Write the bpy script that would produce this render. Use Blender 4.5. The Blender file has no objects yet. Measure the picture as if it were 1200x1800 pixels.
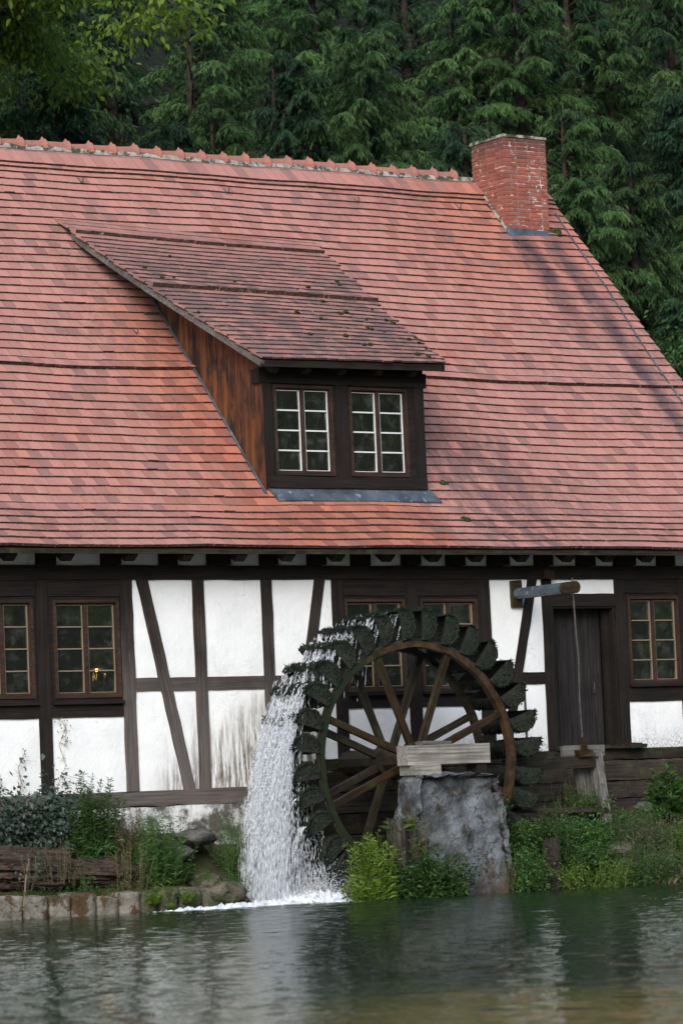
import bpy, math, random
import numpy as np
from mathutils import Vector, Matrix, Euler
random.seed(7); RNG = np.random.default_rng(7)
SC = bpy.context.scene
COL = SC.collection
PI = math.pi
# ------------------------------------------------------------------ camera, sky, sun, exposure
F_PX, TH, ROLL, HZ, DIST, CAM_H = 6300.0, math.radians(33.8), -0.0425, 1409.0, 48.5, 1.4
CAM = np.array([-DIST*math.sin(TH), -DIST*math.cos(TH), CAM_H])
_p = math.atan((HZ-900)/F_PX)
FWD = np.array([math.sin(TH)*math.cos(_p), math.cos(TH)*math.cos(_p), math.sin(_p)])
_r0 = np.array([math.cos(TH), -math.sin(TH), 0.0]); _u0 = np.cross(_r0, FWD)
RGT = _r0*math.cos(ROLL)+_u0*math.sin(ROLL); UPV = -_r0*math.sin(ROLL)+_u0*math.cos(ROLL)
cd = bpy.data.cameras.new('camera'); cam = bpy.data.objects.new('camera', cd); COL.objects.link(cam)
cam.matrix_world = Matrix(((RGT[0], UPV[0], -FWD[0], CAM[0]), (RGT[1], UPV[1], -FWD[1], CAM[1]), (RGT[2], UPV[2], -FWD[2], CAM[2]), (0, 0, 0, 1)))
cd.sensor_fit = 'VERTICAL'; cd.sensor_height = 24.0; cd.lens = 24.0*F_PX/1800.0
cd.clip_start = 0.5; cd.clip_end = 2000
cd.dof.use_dof = True; cd.dof.focus_distance = 48.5; cd.dof.aperture_fstop = 2.0
SC.camera = cam
SUN_EL, SUN_AZ = math.radians(33), math.radians(220)   # azimuth of the sun, clockwise from +Y
w = bpy.data.worlds.new('World'); SC.world = w; w.use_nodes = True
nt = w.node_tree; bg = nt.nodes['Background']
sky = nt.nodes.new('ShaderNodeTexSky'); sky.sky_type = 'NISHITA'; sky.sun_disc = False
sky.sun_elevation = SUN_EL; sky.sun_rotation = SUN_AZ; sky.air_density = 1.0; sky.dust_density = 1.4; sky.ozone_density = 1.0
nt.links.new(sky.outputs[0], bg.inputs[0]); bg.inputs[1].default_value = 0.13
sd = bpy.data.lights.new('sun', 'SUN'); sd.energy = 1.5; sd.angle = math.radians(40); sd.color = (1, 0.965, 0.915)
so = bpy.data.objects.new('sun', sd); COL.objects.link(so)
_s = Vector((math.sin(SUN_AZ)*math.cos(SUN_EL), math.cos(SUN_AZ)*math.cos(SUN_EL), math.sin(SUN_EL)))
so.rotation_euler = _s.to_track_quat('Z', 'Y').to_euler(); so.location = (-20, -30, 40)
SC.view_settings.view_transform = 'Standard'; SC.view_settings.look = 'None'
SC.view_settings.exposure = 0.9; SC.view_settings.gamma = 1.0; SC.view_settings.use_curve_mapping = False
SC.render.engine = 'CYCLES'; SC.cycles.max_bounces = 6; SC.cycles.transparent_max_bounces = 12
SC.cycles.use_denoising = True

# ------------------------------------------------------------------ measuring helpers (survey of the place)
def ray(px, py): return FWD+RGT*(px-600)/F_PX-UPV*(py-900)/F_PX
def onY(px, py, Y=0.0):
    d = ray(px, py); return CAM+d*((Y-CAM[1])/d[1])
def onX(px, py, X):
    d = ray(px, py); return CAM+d*((X-CAM[0])/d[0])
def onZ(px, py, Z):
    d = ray(px, py); return CAM+d*((Z-CAM[2])/d[2])
def proj(P):
    d = np.asarray(P, float)-CAM; z = d@FWD
    return np.stack([600+F_PX*(d@RGT)/z, 900-F_PX*(d@UPV)/z], -1)
def XZ(px, py, Y=0.0):
    p = onY(px, py, Y); return p[0], p[2]
WATER = 0.14

# ------------------------------------------------------------------ mesh helpers
def mesh_np(name, V, F, mat=None, smooth=False, attrs=None, mats=None, mat_idx=None):
    """V (n,3); F (m,k) array of equal-size faces"""
    V = np.asarray(V, np.float32); F = np.asarray(F, np.int32)
    me = bpy.data.meshes.new(name)
    me.vertices.add(len(V)); me.vertices.foreach_set('co', V.ravel())
    k = F.shape[1]
    me.loops.add(F.size); me.loops.foreach_set('vertex_index', F.ravel())
    me.polygons.add(len(F))
    me.polygons.foreach_set('loop_start', np.arange(0, F.size, k, dtype=np.int32))
    me.polygons.foreach_set('loop_total', np.full(len(F), k, np.int32))
    if mat_idx is not None: me.polygons.foreach_set('material_index', np.asarray(mat_idx, np.int32))
    me.polygons.foreach_set('use_smooth', np.full(len(F), bool(smooth)))
    for kx, a in (attrs or {}).items():
        at = me.attributes.new(kx, 'FLOAT', 'FACE'); at.data.foreach_set('value', np.asarray(a, np.float32))
    for m in (mats or ([mat] if mat else [])): me.materials.append(m)
    me.update(calc_edges=True); me.validate()
    return me
def mesh_py(name, V, F, mat=None, smooth=False, mats=None, mi=None):
    me = bpy.data.meshes.new(name); me.from_pydata([tuple(map(float, v)) for v in V], [], F)
    for m in (mats or ([mat] if mat else [])): me.materials.append(m)
    if mi is not None:
        for p, i in zip(me.polygons, mi): p.material_index = i
    if smooth:
        for p in me.polygons: p.use_smooth = True
    me.update(); return me
def obj(name, me, parent=None, loc=(0, 0, 0), rot=(0, 0, 0), scale=None):
    o = bpy.data.objects.new(name, me); COL.objects.link(o)
    o.location = [float(c) for c in loc]; o.rotation_euler = rot
    if scale is not None: o.scale = (scale,)*3 if not hasattr(scale, '__len__') else scale
    if parent is not None: o.parent = parent
    return o
def empty(name, loc=(0, 0, 0), rot=(0, 0, 0)):
    o = bpy.data.objects.new(name, None); COL.objects.link(o); o.location = [float(c) for c in loc]; o.rotation_euler = rot
    o.empty_display_size = 0.2
    return o
def tag(o, label=None, cat=None, group=None, kind=None):
    if label: o['label'] = label
    if cat: o['category'] = cat
    if group: o['group'] = group
    if kind: o['kind'] = kind
    return o
class MB:
    def __init__(s): s.V = []; s.F = []; s.M = []
    def add(s, V, F, m=0):
        b = len(s.V); s.V += [tuple(map(float, v)) for v in V]; s.F += [tuple(i+b for i in f) for f in F]; s.M += [m]*len(F)
    def box(s, x0, x1, y0, y1, z0, z1, m=0, jit=0.0):
        V = [(x, y, z) for x in (x0, x1) for y in (y0, y1) for z in (z0, z1)]
        if jit: V = [tuple(c+random.uniform(-jit, jit) for c in v) for v in V]
        s.add(V, [(0, 1, 3, 2), (4, 6, 7, 5), (0, 4, 5, 1), (2, 3, 7, 6), (0, 2, 6, 4), (1, 5, 7, 3)], m)
    def tube(s, pts, r, n=6, m=0, cap=True):
        pts = [np.asarray(p, float) for p in pts]; k = len(pts)
        rr = r if hasattr(r, '__len__') else [r]*k
        V = []
        for i, p in enumerate(pts):
            t = pts[min(i+1, k-1)]-pts[max(i-1, 0)]; t = t/(np.linalg.norm(t)+1e-9)
            a = np.cross(t, [0.31, 0.17, 0.93] if abs(t[2]) < .9 else [1, 0.1, 0]); a /= np.linalg.norm(a); b = np.cross(t, a)
            for j in range(n):
                q = 2*PI*j/n; V.append(p+(a*math.cos(q)+b*math.sin(q))*rr[i])
        F = [(i*n+j, i*n+(j+1) % n, (i+1)*n+(j+1) % n, (i+1)*n+j) for i in range(k-1) for j in range(n)]
        if cap: F += [tuple(range(n))[::-1], tuple((k-1)*n+j for j in range(n))]
        s.add(V, F, m)
    def build(s, name, mats, parent=None, loc=(0, 0, 0), rot=(0, 0, 0), smooth=False):
        mats = mats if isinstance(mats, (list, tuple)) else [mats]
        return obj(name, mesh_py(name, s.V, s.F, None, smooth, mats, s.M), parent, loc, rot)

# ------------------------------------------------------------------ material helpers
class NT:
    def __init__(s, name):
        s.m = bpy.data.materials.new(name); s.m.use_nodes = True; s.t = s.m.node_tree
        s.b = s.t.nodes['Principled BSDF']; s.out = s.t.nodes['Material Output']
    def n(s, ty, **kw):
        x = s.t.nodes.new(ty)
        for k, v in kw.items(): setattr(x, k, v)
        return x
    def put(s, sock, v):
        if isinstance(v, bpy.types.NodeSocket): s.t.links.new(v, sock)
        elif isinstance(v, (int, float)) and sock.type in ('RGBA',): sock.default_value = (v, v, v, 1)
        elif isinstance(v, (tuple, list)) and sock.type == 'RGBA' and len(v) == 3: sock.default_value = (*v, 1)
        else: sock.default_value = v
    def pos(s): return s.n('ShaderNodeNewGeometry').outputs['Position']
    def objc(s): return s.n('ShaderNodeTexCoord').outputs['Object']
    def attr(s, a): return s.n('ShaderNodeAttribute', attribute_name=a).outputs['Fac']
    def rnd(s): return s.n('ShaderNodeObjectInfo').outputs['Random']
    def map(s, v, scale=(1, 1, 1), loc=(0, 0, 0)):
        x = s.n('ShaderNodeMapping'); s.put(x.inputs['Vector'], v); x.inputs['Scale'].default_value = scale; x.inputs['Location'].default_value = loc
        return x.outputs[0]
    def noise(s, v, scale=5, detail=4, rough=.55, dist=0):
        x = s.n('ShaderNodeTexNoise'); s.put(x.inputs['Vector'], v); x.inputs['Scale'].default_value = scale
        x.inputs['Detail'].default_value = detail; x.inputs['Roughness'].default_value = rough; x.inputs['Distortion'].default_value = dist
        return x.outputs[0]
    def vor(s, v, scale=5):
        x = s.n('ShaderNodeTexVoronoi'); s.put(x.inputs['Vector'], v); x.inputs['Scale'].default_value = scale
        return x.outputs['Distance']
    def rng(s, v, a, b, c=0.0, d=1.0, smooth=True):
        x = s.n('ShaderNodeMapRange'); x.interpolation_type = 'SMOOTHSTEP' if smooth else 'LINEAR'; s.put(x.inputs[0], v)
        for i, q in enumerate((a, b, c, d)): s.put(x.inputs[i+1], q)
        return x.outputs[0]
    def ma(s, op, a, b=0.0):
        x = s.n('ShaderNodeMath', operation=op); s.put(x.inputs[0], a); s.put(x.inputs[1], b); return x.outputs[0]
    def mix(s, f, a, b, blend='MIX'):
        x = s.n('ShaderNodeMix', data_type='RGBA', blend_type=blend); s.put(x.inputs[0], f); s.put(x.inputs[6], a); s.put(x.inputs[7], b); return x.outputs[2]
    def xyz(s, v):
        x = s.n('ShaderNodeSeparateXYZ'); s.put(x.inputs[0], v); return x.outputs
    def bump(s, h, strength=.4, dist=.01):
        x = s.n('ShaderNodeBump'); s.put(x.inputs['Height'], h); x.inputs['Strength'].default_value = strength; x.inputs['Distance'].default_value = dist
        s.put(s.b.inputs['Normal'], x.outputs[0]); return x.outputs[0]
    def fin(s, col=None, rough=None, spec=None, metal=None):
        if col is not None: s.put(s.b.inputs['Base Color'], col)
        if rough is not None: s.put(s.b.inputs['Roughness'], rough)
        if spec is not None: s.put(s.b.inputs['Specular IOR Level'], spec)
        if metal is not None: s.put(s.b.inputs['Metallic'], metal)
        return s.m

def wood_mat(name, dark, light, grey=None, grey_z=None, rough=.8, gscale=1.0, bump=.5, moss=0.0):
    """grain runs along each timber's own X axis"""
    t = NT(name); o = t.objc(); P = t.pos()
    off = t.n('ShaderNodeVectorMath', operation='ADD'); t.put(off.inputs[0], o)
    cmb = t.n('ShaderNodeCombineXYZ'); r = t.rnd()
    for i, k in enumerate((17., 31., 53.)): t.put(cmb.inputs[i], t.ma('MULTIPLY', r, k))
    t.put(off.inputs[1], cmb.outputs[0]); v = off.outputs[0]
    g = t.noise(t.map(v, (1.2*gscale, 38*gscale, 38*gscale)), 1.0, 6, .65, .3)
    big = t.noise(v, 2.2, 3, .6)
    c = t.mix(t.rng(g, .3, .72), dark, light)
    c = t.mix(t.rng(big, .35, .75, 0, .55), c, tuple(.55*x for x in dark))
    if grey is not None:
        z = t.xyz(P)[2]; zz = t.ma('ADD', z, t.ma('MULTIPLY', t.ma('SUBTRACT', big, .5), 1.2))
        gc = t.mix(t.rng(g, .3, .7), tuple(.55*x for x in grey), grey)
        c = t.mix(t.rng(zz, grey_z[0], grey_z[1], 1, 0), c, gc)
    if moss:
        mm = t.noise(P, 6, 5, .65); c = t.mix(t.rng(mm, .5, .68, 0, moss), c, (.05, .075, .02))
    crack = t.rng(t.noise(t.map(v, (.8, 26, 26)), 1.0, 3, .5, .6), .30, .36, 0, 1)
    c = t.mix(t.ma('MULTIPLY', t.ma('SUBTRACT', 1.0, crack), .75), c, tuple(.25*x for x in dark))
    t.bump(t.ma('ADD', g, t.ma('MULTIPLY', crack, .8)), bump, .012)
    return t.fin(c, rough, .25)

M = {}
M['timber'] = wood_mat('timber_dark', (.014, .010, .008), (.038, .028, .022), grey=(.13, .112, .10), grey_z=(2.0, 4.2))
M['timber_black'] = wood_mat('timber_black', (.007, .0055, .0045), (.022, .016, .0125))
M['frame_brown'] = wood_mat('window_frame_wood', (.022, .013, .009), (.060, .036, .022))
M['weathered'] = wood_mat('weathered_grey_wood', (.060, .056, .050), (.22, .21, .195), moss=.25)
M['pale_wood'] = wood_mat('pale_bleached_wood', (.12, .11, .092), (.38, .36, .32), moss=.25)
M['wet_wood'] = wood_mat('wet_brown_wood', (.012, .008, .004), (.055, .032, .014), rough=.4, moss=.25)
def rim_mat():
    t = NT('rim_wood'); P = t.pos(); X, Y, Z = t.xyz(P); n = t.noise(P, 7, 5, .65)
    c = t.mix(t.rng(n, .3, .7), (.014, .009, .0045), (.070, .041, .018))
    mo = t.rng(t.ma('ADD', t.ma('ADD', X, t.ma('MULTIPLY', Z, .25)), t.ma('MULTIPLY', n, .9)), .1, .75, 1, 0)     # algae where the water runs down
    c = t.mix(mo, c, t.mix(n, (.004, .007, .003), (.024, .030, .012)))
    t.bump(n, .6, .01); return t.fin(c, .45, .35)
M['rim'] = rim_mat()
M['wet_dark'] = wood_mat('wet_dark_wood', (.012, .010, .007), (.045, .034, .022), rough=.5, moss=.5)
M['wet_black'] = wood_mat('wet_black_wood', (.004, .004, .003), (.013, .012, .008), rough=.5, moss=.15)
M['old_plank'] = wood_mat('mossy_wall_planks', (.016, .012, .009), (.060, .046, .035), moss=.5)
M['rot_wood'] = wood_mat('rotten_wood', (.012, .008, .006), (.105, .068, .050), bump=1.0, gscale=.6, moss=.15)
M['door_wood'] = wood_mat('door_wood', (.010, .009, .009), (.034, .030, .029))
M['putty'] = NT('putty_brown').fin((.20, .145, .095), .7)
M['paint_white'] = NT('weathered_white_paint').fin((.62, .63, .62), .6)

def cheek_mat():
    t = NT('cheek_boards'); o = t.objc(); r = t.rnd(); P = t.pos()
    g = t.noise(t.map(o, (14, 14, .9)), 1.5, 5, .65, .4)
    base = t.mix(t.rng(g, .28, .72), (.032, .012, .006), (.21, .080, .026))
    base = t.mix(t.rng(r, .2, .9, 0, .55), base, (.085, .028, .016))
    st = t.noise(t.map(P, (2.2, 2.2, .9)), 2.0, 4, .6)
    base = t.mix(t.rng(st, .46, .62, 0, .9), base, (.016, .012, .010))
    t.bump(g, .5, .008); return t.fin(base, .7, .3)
M['cheek'] = cheek_mat()

def plaster_mat():
    t = NT('lime_plaster'); P = t.pos(); X, Y, Z = t.xyz(P)
    n1 = t.noise(P, 2.2, 5, .6); n2 = t.noise(P, 30, 4, .6)
    c = t.mix(t.rng(n1, .35, .75), (.80, .81, .80), (.72, .735, .73))
    # splash-water staining beside the wheel: vertical dirt streaks with algae
    stx = t.noise(t.map(P, (26, 26, 2.0)), 1.0, 6, .72); st2 = t.noise(t.map(P, (5, 5, 1.4)), 1.0, 3, .6)
    reach = t.ma('ADD', t.rng(X, -3.25, -1.3, 1.9, 2.95, False), t.ma('MULTIPLY', t.ma('SUBTRACT', st2, .5), 1.5))
    low = t.rng(t.ma('SUBTRACT', reach, Z), -.25, .75)
    zone = t.ma('MULTIPLY', t.rng(X, -3.35, -2.7), t.rng(X, -.6, -.3, 1, 0))
    m = t.ma('MULTIPLY', t.ma('MULTIPLY', low, zone), t.rng(stx, .36, .60))
    c = t.mix(t.ma('MULTIPLY', m, .95), c, t.mix(t.rng(n2, .4, .6), (.050, .045, .035), (.16, .125, .085)))
    # rising damp above the ledge on the right
    spk = t.noise(P, 34, 5, .75)
    m2 = t.ma('MULTIPLY', t.rng(X, .3, 2.5), t.ma('MULTIPLY', t.rng(t.ma('ADD', Z, t.ma('MULTIPLY', st2, .5)), 2.15, 2.62, 1, 0), t.rng(spk, .42, .62)))
    c = t.mix(t.ma('MULTIPLY', m2, .85), c, (.10, .10, .11))
    # faint specks and grime everywhere
    c = t.mix(t.rng(t.noise(P, 55, 2, .5), .70, .78, 0, .35), c, (.25, .24, .2))
    c = t.mix(t.rng(t.noise(t.map(P, (7, 7, .8)), 1.0, 4, .6), .55, .8, 0, .25), c, (.52, .53, .50))
    ck = t.rng(t.ma('ABSOLUTE', t.ma('SUBTRACT', t.noise(P, 1.6, 5, .6, .8), .5)), 0, .006, 1, 0)
    c = t.mix(t.ma('MULTIPLY', ck, t.rng(t.noise(P, .9, 2, .5), .45, .6, 0, .35)), c, (.3, .29, .27))
    t.bump(t.ma('ADD', n2, t.ma('MULTIPLY', t.noise(P, 7, 4, .6), 2.0)), .35, .012)
    return t.fin(c, .9, .15)
M['plaster'] = plaster_mat()

def tile_mat(name, dorm=False):
    t = NT(name); P = t.pos(); X, Y, Z = t.xyz(P); a = t.attr('tint')
    n = t.noise(P, 9, 5, .65); big = t.noise(P, .55, 4, .6)
    stre = t.noise(t.map(P, (5, 1.6, 1.6)), 1.0, 6, .72)
    orange, red, pink = (.46, .150, .082), (.30, .100, .066), (.44, .218, .178)
    c = t.mix(t.rng(a, .05, .70), red, orange)
    weath = t.rng(t.ma('ADD', t.ma('MULTIPLY', big, .9), t.ma('MULTIPLY', a, .12)), .12, .52)
    # rain-sheltered strip beside the dormer cheek and under its sill keeps its fresh orange
    if not dorm:
        sh = t.ma('MULTIPLY', t.rng(X, -2.6, -1.0), t.rng(X, 1.4, 1.9, 1, 0))
        sh = t.ma('MULTIPLY', sh, t.rng(Z, 9.0, 8.0))
        weath = t.ma('MULTIPLY', weath, t.ma('SUBTRACT', 1.0, t.ma('MULTIPLY', sh, .8)))
        up = t.ma('MULTIPLY', t.rng(X, 2.5, 6.0), t.rng(Z, 8.0, 10.4))
        weath = t.ma('MULTIPLY', weath, t.ma('SUBTRACT', 1.0, t.ma('MULTIPLY', up, .55)))
    c = t.mix(t.ma('MULTIPLY', weath, .86), c, pink)
    lich = t.rng(t.ma('ADD', t.ma('MULTIPLY', stre, .58), t.ma('MULTIPLY', a, .42)), .46, .78) if not dorm else t.rng(t.ma('ADD', t.ma('MULTIPLY', stre, .7), t.ma('MULTIPLY', a, .3)), .36, .58)
    c = t.mix(t.ma('MULTIPLY', lich, .50) if not dorm else t.ma('MULTIPLY', lich, t.rng(Z, 8.9, 9.7, .85, .3)), c, (.135, .085, .082) if not dorm else (.125, .088, .080))
    if not dorm:   # soot run-off below the chimney and along the cable
        wob = t.ma('ADD', X, t.ma('MULTIPLY', t.ma('SUBTRACT', stre, .5), .5))
        zz = t.rng(Z, 10.45, 10.0)
        b1 = t.ma('MULTIPLY', t.rng(wob, 6.40, 6.62), t.rng(wob, 6.75, 7.05, 1, 0)); b1 = t.ma('MULTIPLY', b1, t.rng(Z, 7.6, 9.6))
        b2 = t.ma('MULTIPLY', t.rng(wob, 7.0, 7.22), t.rng(wob, 7.3, 7.6, 1, 0))
        sm = t.ma('MULTIPLY', t.ma('MULTIPLY', t.ma('MAXIMUM', b1, b2), zz), t.rng(t.noise(P, 3.0, 4, .6), .25, .6, .35, 1))
        c = t.mix(t.ma('MULTIPLY', sm, .88), c, (.055, .040, .048))
        pl = t.ma('MULTIPLY', t.rng(X, 1.9, 2.3), t.ma('MULTIPLY', t.rng(X, 3.2, 4.6, 1, 0), t.rng(Z, 7.2, 6.2)))
        c = t.mix(t.ma('MULTIPLY', pl, t.rng(stre, .40, .62, 0, .7)), c, (.11, .07, .075))
    c = t.mix(1.0, c, t.rng(a, 0, 1, .80, 1.16, False), 'MULTIPLY')          # each tile fired a little differently
    c = t.mix(t.rng(a, .90, .93, 0, .45), c, (.15, .085, .075))
    grime = t.ma('MULTIPLY', t.rng(t.noise(P, .45, 3, .55), .50, .66), t.rng(t.noise(P, 7, 5, .7), .40, .62))
    c = t.mix(t.ma('MULTIPLY', grime, .5), c, (.14, .09, .088))
    sp = t.noise(P, 26, 3, .6)
    c = t.mix(t.rng(sp, .70, .78, 0, .5), c, (.055, .04, .035))
    t.bump(t.ma('ADD', n, sp), .35, .006)
    return t.fin(c, .62, .35)
M['tile'] = tile_mat('clay_tile'); M['dtile'] = tile_mat('dormer_clay_tile', True)
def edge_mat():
    t = NT('tile_edge_dark'); P = t.pos()  # dark brown edge faces of the tiles, with pale specks
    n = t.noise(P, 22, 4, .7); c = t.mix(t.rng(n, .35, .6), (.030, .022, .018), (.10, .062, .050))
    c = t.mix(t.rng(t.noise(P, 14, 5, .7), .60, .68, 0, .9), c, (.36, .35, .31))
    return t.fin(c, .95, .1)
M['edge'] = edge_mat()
def brick_mat():
    t = NT('chimney_brick'); P = t.pos(); r = t.rnd(); Z = t.xyz(P)[2]
    n = t.noise(P, 14, 5, .65)
    c = t.mix(r, (.25, .068, .046), (.38, .115, .074)); c = t.mix(t.rng(n, .35, .7, 0, .6), c, (.17, .052, .042))
    so_ = t.rng(t.ma('ADD', Z, t.ma('MULTIPLY', t.ma('SUBTRACT', t.noise(P, 3, 5, .6), .5), .9)), 11.35, 11.85)
    c = t.mix(t.ma('MULTIPLY', so_, .72), c, (.06, .035, .032))
    c = t.mix(t.ma('MULTIPLY', t.rng(t.noise(P, 9, 4, .75), .60, .64, 0, .9), t.rng(t.noise(P, 2.2, 3, .5), .45, .6)), c, (.62, .58, .55))
    t.bump(n, .5, .006); return t.fin(c, .85, .2)
M['brick'] = brick_mat()
def mott(name, a, b, scale=4, rough=.9, bump=.4, c3=None, s3=12, lo=.58, hi=.68, bd=.02, spec=.2):
    t = NT(name); P = t.pos(); n = t.noise(P, scale, 6, .65)
    c = t.mix(t.rng(n, .32, .68), a, b)
    if c3: c = t.mix(t.rng(t.noise(P, s3, 5, .65), lo, hi, 0, .9), c, c3)
    t.bump(t.ma('ADD', n, t.noise(P, scale*5, 4, .6)), bump, bd); return t.fin(c, rough, spec)
M['mortar'] = mott('lime_mortar', (.14, .11, .10), (.30, .27, .25), 4, c3=(.70, .68, .64), s3=5, lo=.55, hi=.62)
M['moss_mortar'] = mott('mossy_mortar', (.20, .19, .15), (.40, .39, .36), 10, c3=(.03, .035, .015), s3=8, lo=.48, hi=.58)
M['zinc'] = mott('zinc_sheet', (.036, .048, .060), (.090, .115, .138), 3, .42, .12, c3=(.24, .27, .29), s3=7, spec=.5)
M['ridge'] = mott('ridge_clay', (.36, .14, .10), (.26, .12, .10), 5, .8, .4, c3=(.20, .15, .12), s3=8)
M['moss'] = mott('moss', (.018, .028, .008), (.055, .075, .018), 16, 1.0, .8, bd=.03)
M['bluestone'] = mott('wet_limestone_pier', (.048, .052, .057), (.17, .185, .20), 3.2, .75, .8, c3=(.030, .024, .018), s3=5, lo=.52, hi=.64, bd=.05, spec=.3)
M['quay'] = mott('quay_limestone', (.11, .10, .080), (.23, .215, .18), 6, .9, .7, c3=(.065, .034, .014), s3=3.2, lo=.50, hi=.58, bd=.03)
M['mossquay'] = mott('mossy_limestone', (.06, .055, .035), (.14, .13, .10), 5, .95, .8, c3=(.03, .045, .01), s3=4, lo=.42, hi=.56, bd=.03)
M['rock'] = mott('grey_rock', (.055, .053, .047), (.15, .145, .13), 4, .9, .8, c3=(.05, .055, .03), s3=4, bd=.04)
M['plinth'] = mott('stained_plinth', (.34, .34, .32), (.56, .57, .56), 3.0, .92, .6, c3=(.035, .03, .022), s3=3.4, lo=.44, hi=.60, bd=.03)
M['pitwall'] = mott('wet_pit_wall', (.022, .016, .012), (.060, .042, .032), 3, .7, .8, c3=(.16, .165, .16), s3=1.7, lo=.60, hi=.66, bd=.04)
M['soil'] = mott('bank_soil', (.018, .014, .009), (.060, .046, .030), 5, 1.0, .9, c3=(.035, .045, .014), s3=2.5, lo=.45, hi=.6, bd=.06)
M['iron'] = mott('rusty_iron', (.04, .036, .034), (.09, .078, .07), 20, .65, .3)
M['dark_room'] = NT('dark_interior').fin((.035, .033, .03), .9)
M['deck'] = NT('roof_boarding').fin((.03, .022, .018), .9)

def leaf_mat(name, c1, c2, trans=.35, rough=.5, c3=None):
    t = NT(name); a = t.attr('tint'); P = t.pos()
    c = t.mix(t.rng(a, 0, 1, 0, 1, False), c1, c2)
    if c3: c = t.mix(t.rng(a, .93, .97), c, c3)
    c = t.mix(t.rng(t.noise(P, 1.3, 3, .6), .3, .7, 0, .35), c, tuple(x*.6 for x in c1))
    c = t.mix(1.0, c, t.rng(t.rnd(), 0, 1, .72, 1.35, False), 'MULTIPLY')
    d = t.b; t.put(d.inputs['Base Color'], c); t.put(d.inputs['Roughness'], rough); t.put(d.inputs['Specular IOR Level'], .3)
    tr = t.n('ShaderNodeBsdfTranslucent'); t.put(tr.inputs[0], c)
    mx = t.n('ShaderNodeMixShader'); mx.inputs[0].default_value = trans
    t.t.links.new(d.outputs[0], mx.inputs[1]); t.t.links.new(tr.outputs[0], mx.inputs[2]); t.t.links.new(mx.outputs[0], t.out.inputs[0])
    return t.m
M['yew'] = leaf_mat('yew_needles', (.013, .042, .014), (.082, .160, .042), .25, .55, (.16, .075, .025))
M['yew2'] = leaf_mat('fir_needles', (.010, .036, .017), (.055, .128, .048), .25, .55)
M['beech'] = leaf_mat('broad_leaves', (.085, .175, .020), (.25, .36, .048), .5, .45, (.24, .15, .04))
M['herb'] = leaf_mat('herb_leaves', (.035, .095, .020), (.095, .190, .045), .4)
M['lime'] = leaf_mat('bright_leaves', (.085, .175, .02), (.22, .33, .045), .4)
M['fresh'] = leaf_mat('fresh_leaves', (.06, .13, .022), (.16, .26, .05), .4)
M['dry'] = leaf_mat('dry_stalks', (.085, .075, .035), (.20, .15, .085), .3)
M['ivy'] = leaf_mat('ivy_leaves', (.030, .055, .040), (.085, .125, .095), .15, .35)
M['olive'] = leaf_mat('olive_shrub', (.060, .090, .036), (.19, .23, .10), .35)
M['mossblade'] = leaf_mat('water_moss', (.003, .008, .004), (.018, .034, .013), .1, .85)
M['grass'] = leaf_mat('grass_blades', (.05, .09, .02), (.16, .19, .06), .4)
M['bucket'] = mott('mossy_bucket', (.003, .005, .0025), (.013, .019, .008), 9, .6, .9, c3=(.030, .024, .013), s3=5, lo=.55, hi=.68, bd=.03, spec=.4)
M['bark'] = mott('bark', (.014, .011, .008), (.040, .032, .024), 9, .95, .8, bd=.03)
M['greybark'] = mott('grey_bark', (.045, .042, .036), (.12, .11, .10), 9, .95, .6, bd=.02)

def glass_mat():
    t = NT('old_window_glass'); P = t.pos()
    gl = t.n('ShaderNodeBsdfGlossy'); gl.inputs['Roughness'].default_value = .03; gl.inputs[0].default_value = (.95, .97, .95, 1)
    tr = t.n('ShaderNodeBsdfTransparent'); tr.inputs[0].default_value = (.80, .84, .80, 1)
    bp = t.n('ShaderNodeBump'); bp.inputs['Strength'].default_value = .25; bp.inputs['Distance'].default_value = .02
    t.put(bp.inputs['Height'], t.noise(P, 3.5, 2, .5)); t.t.links.new(bp.outputs[0], gl.inputs['Normal'])
    fr = t.n('ShaderNodeFresnel'); fr.inputs[0].default_value = 1.5; f = t.ma('MULTIPLY', fr.outputs[0], 2.4)
    mx = t.n('ShaderNodeMixShader'); t.put(mx.inputs[0], f)
    t.t.links.new(tr.outputs[0], mx.inputs[1]); t.t.links.new(gl.outputs[0], mx.inputs[2])
    du = t.n('ShaderNodeBsdfDiffuse'); t.put(du.inputs[0], (.35, .36, .34))
    m2 = t.n('ShaderNodeMixShader'); t.put(m2.inputs[0], t.rng(t.noise(P, 6, 4, .7), .45, .85, .02, .14))
    t.t.links.new(mx.outputs[0], m2.inputs[1]); t.t.links.new(du.outputs[0], m2.inputs[2]); t.t.links.new(m2.outputs[0], t.out.inputs[0])
    return t.m
M['glass'] = glass_mat()
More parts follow.
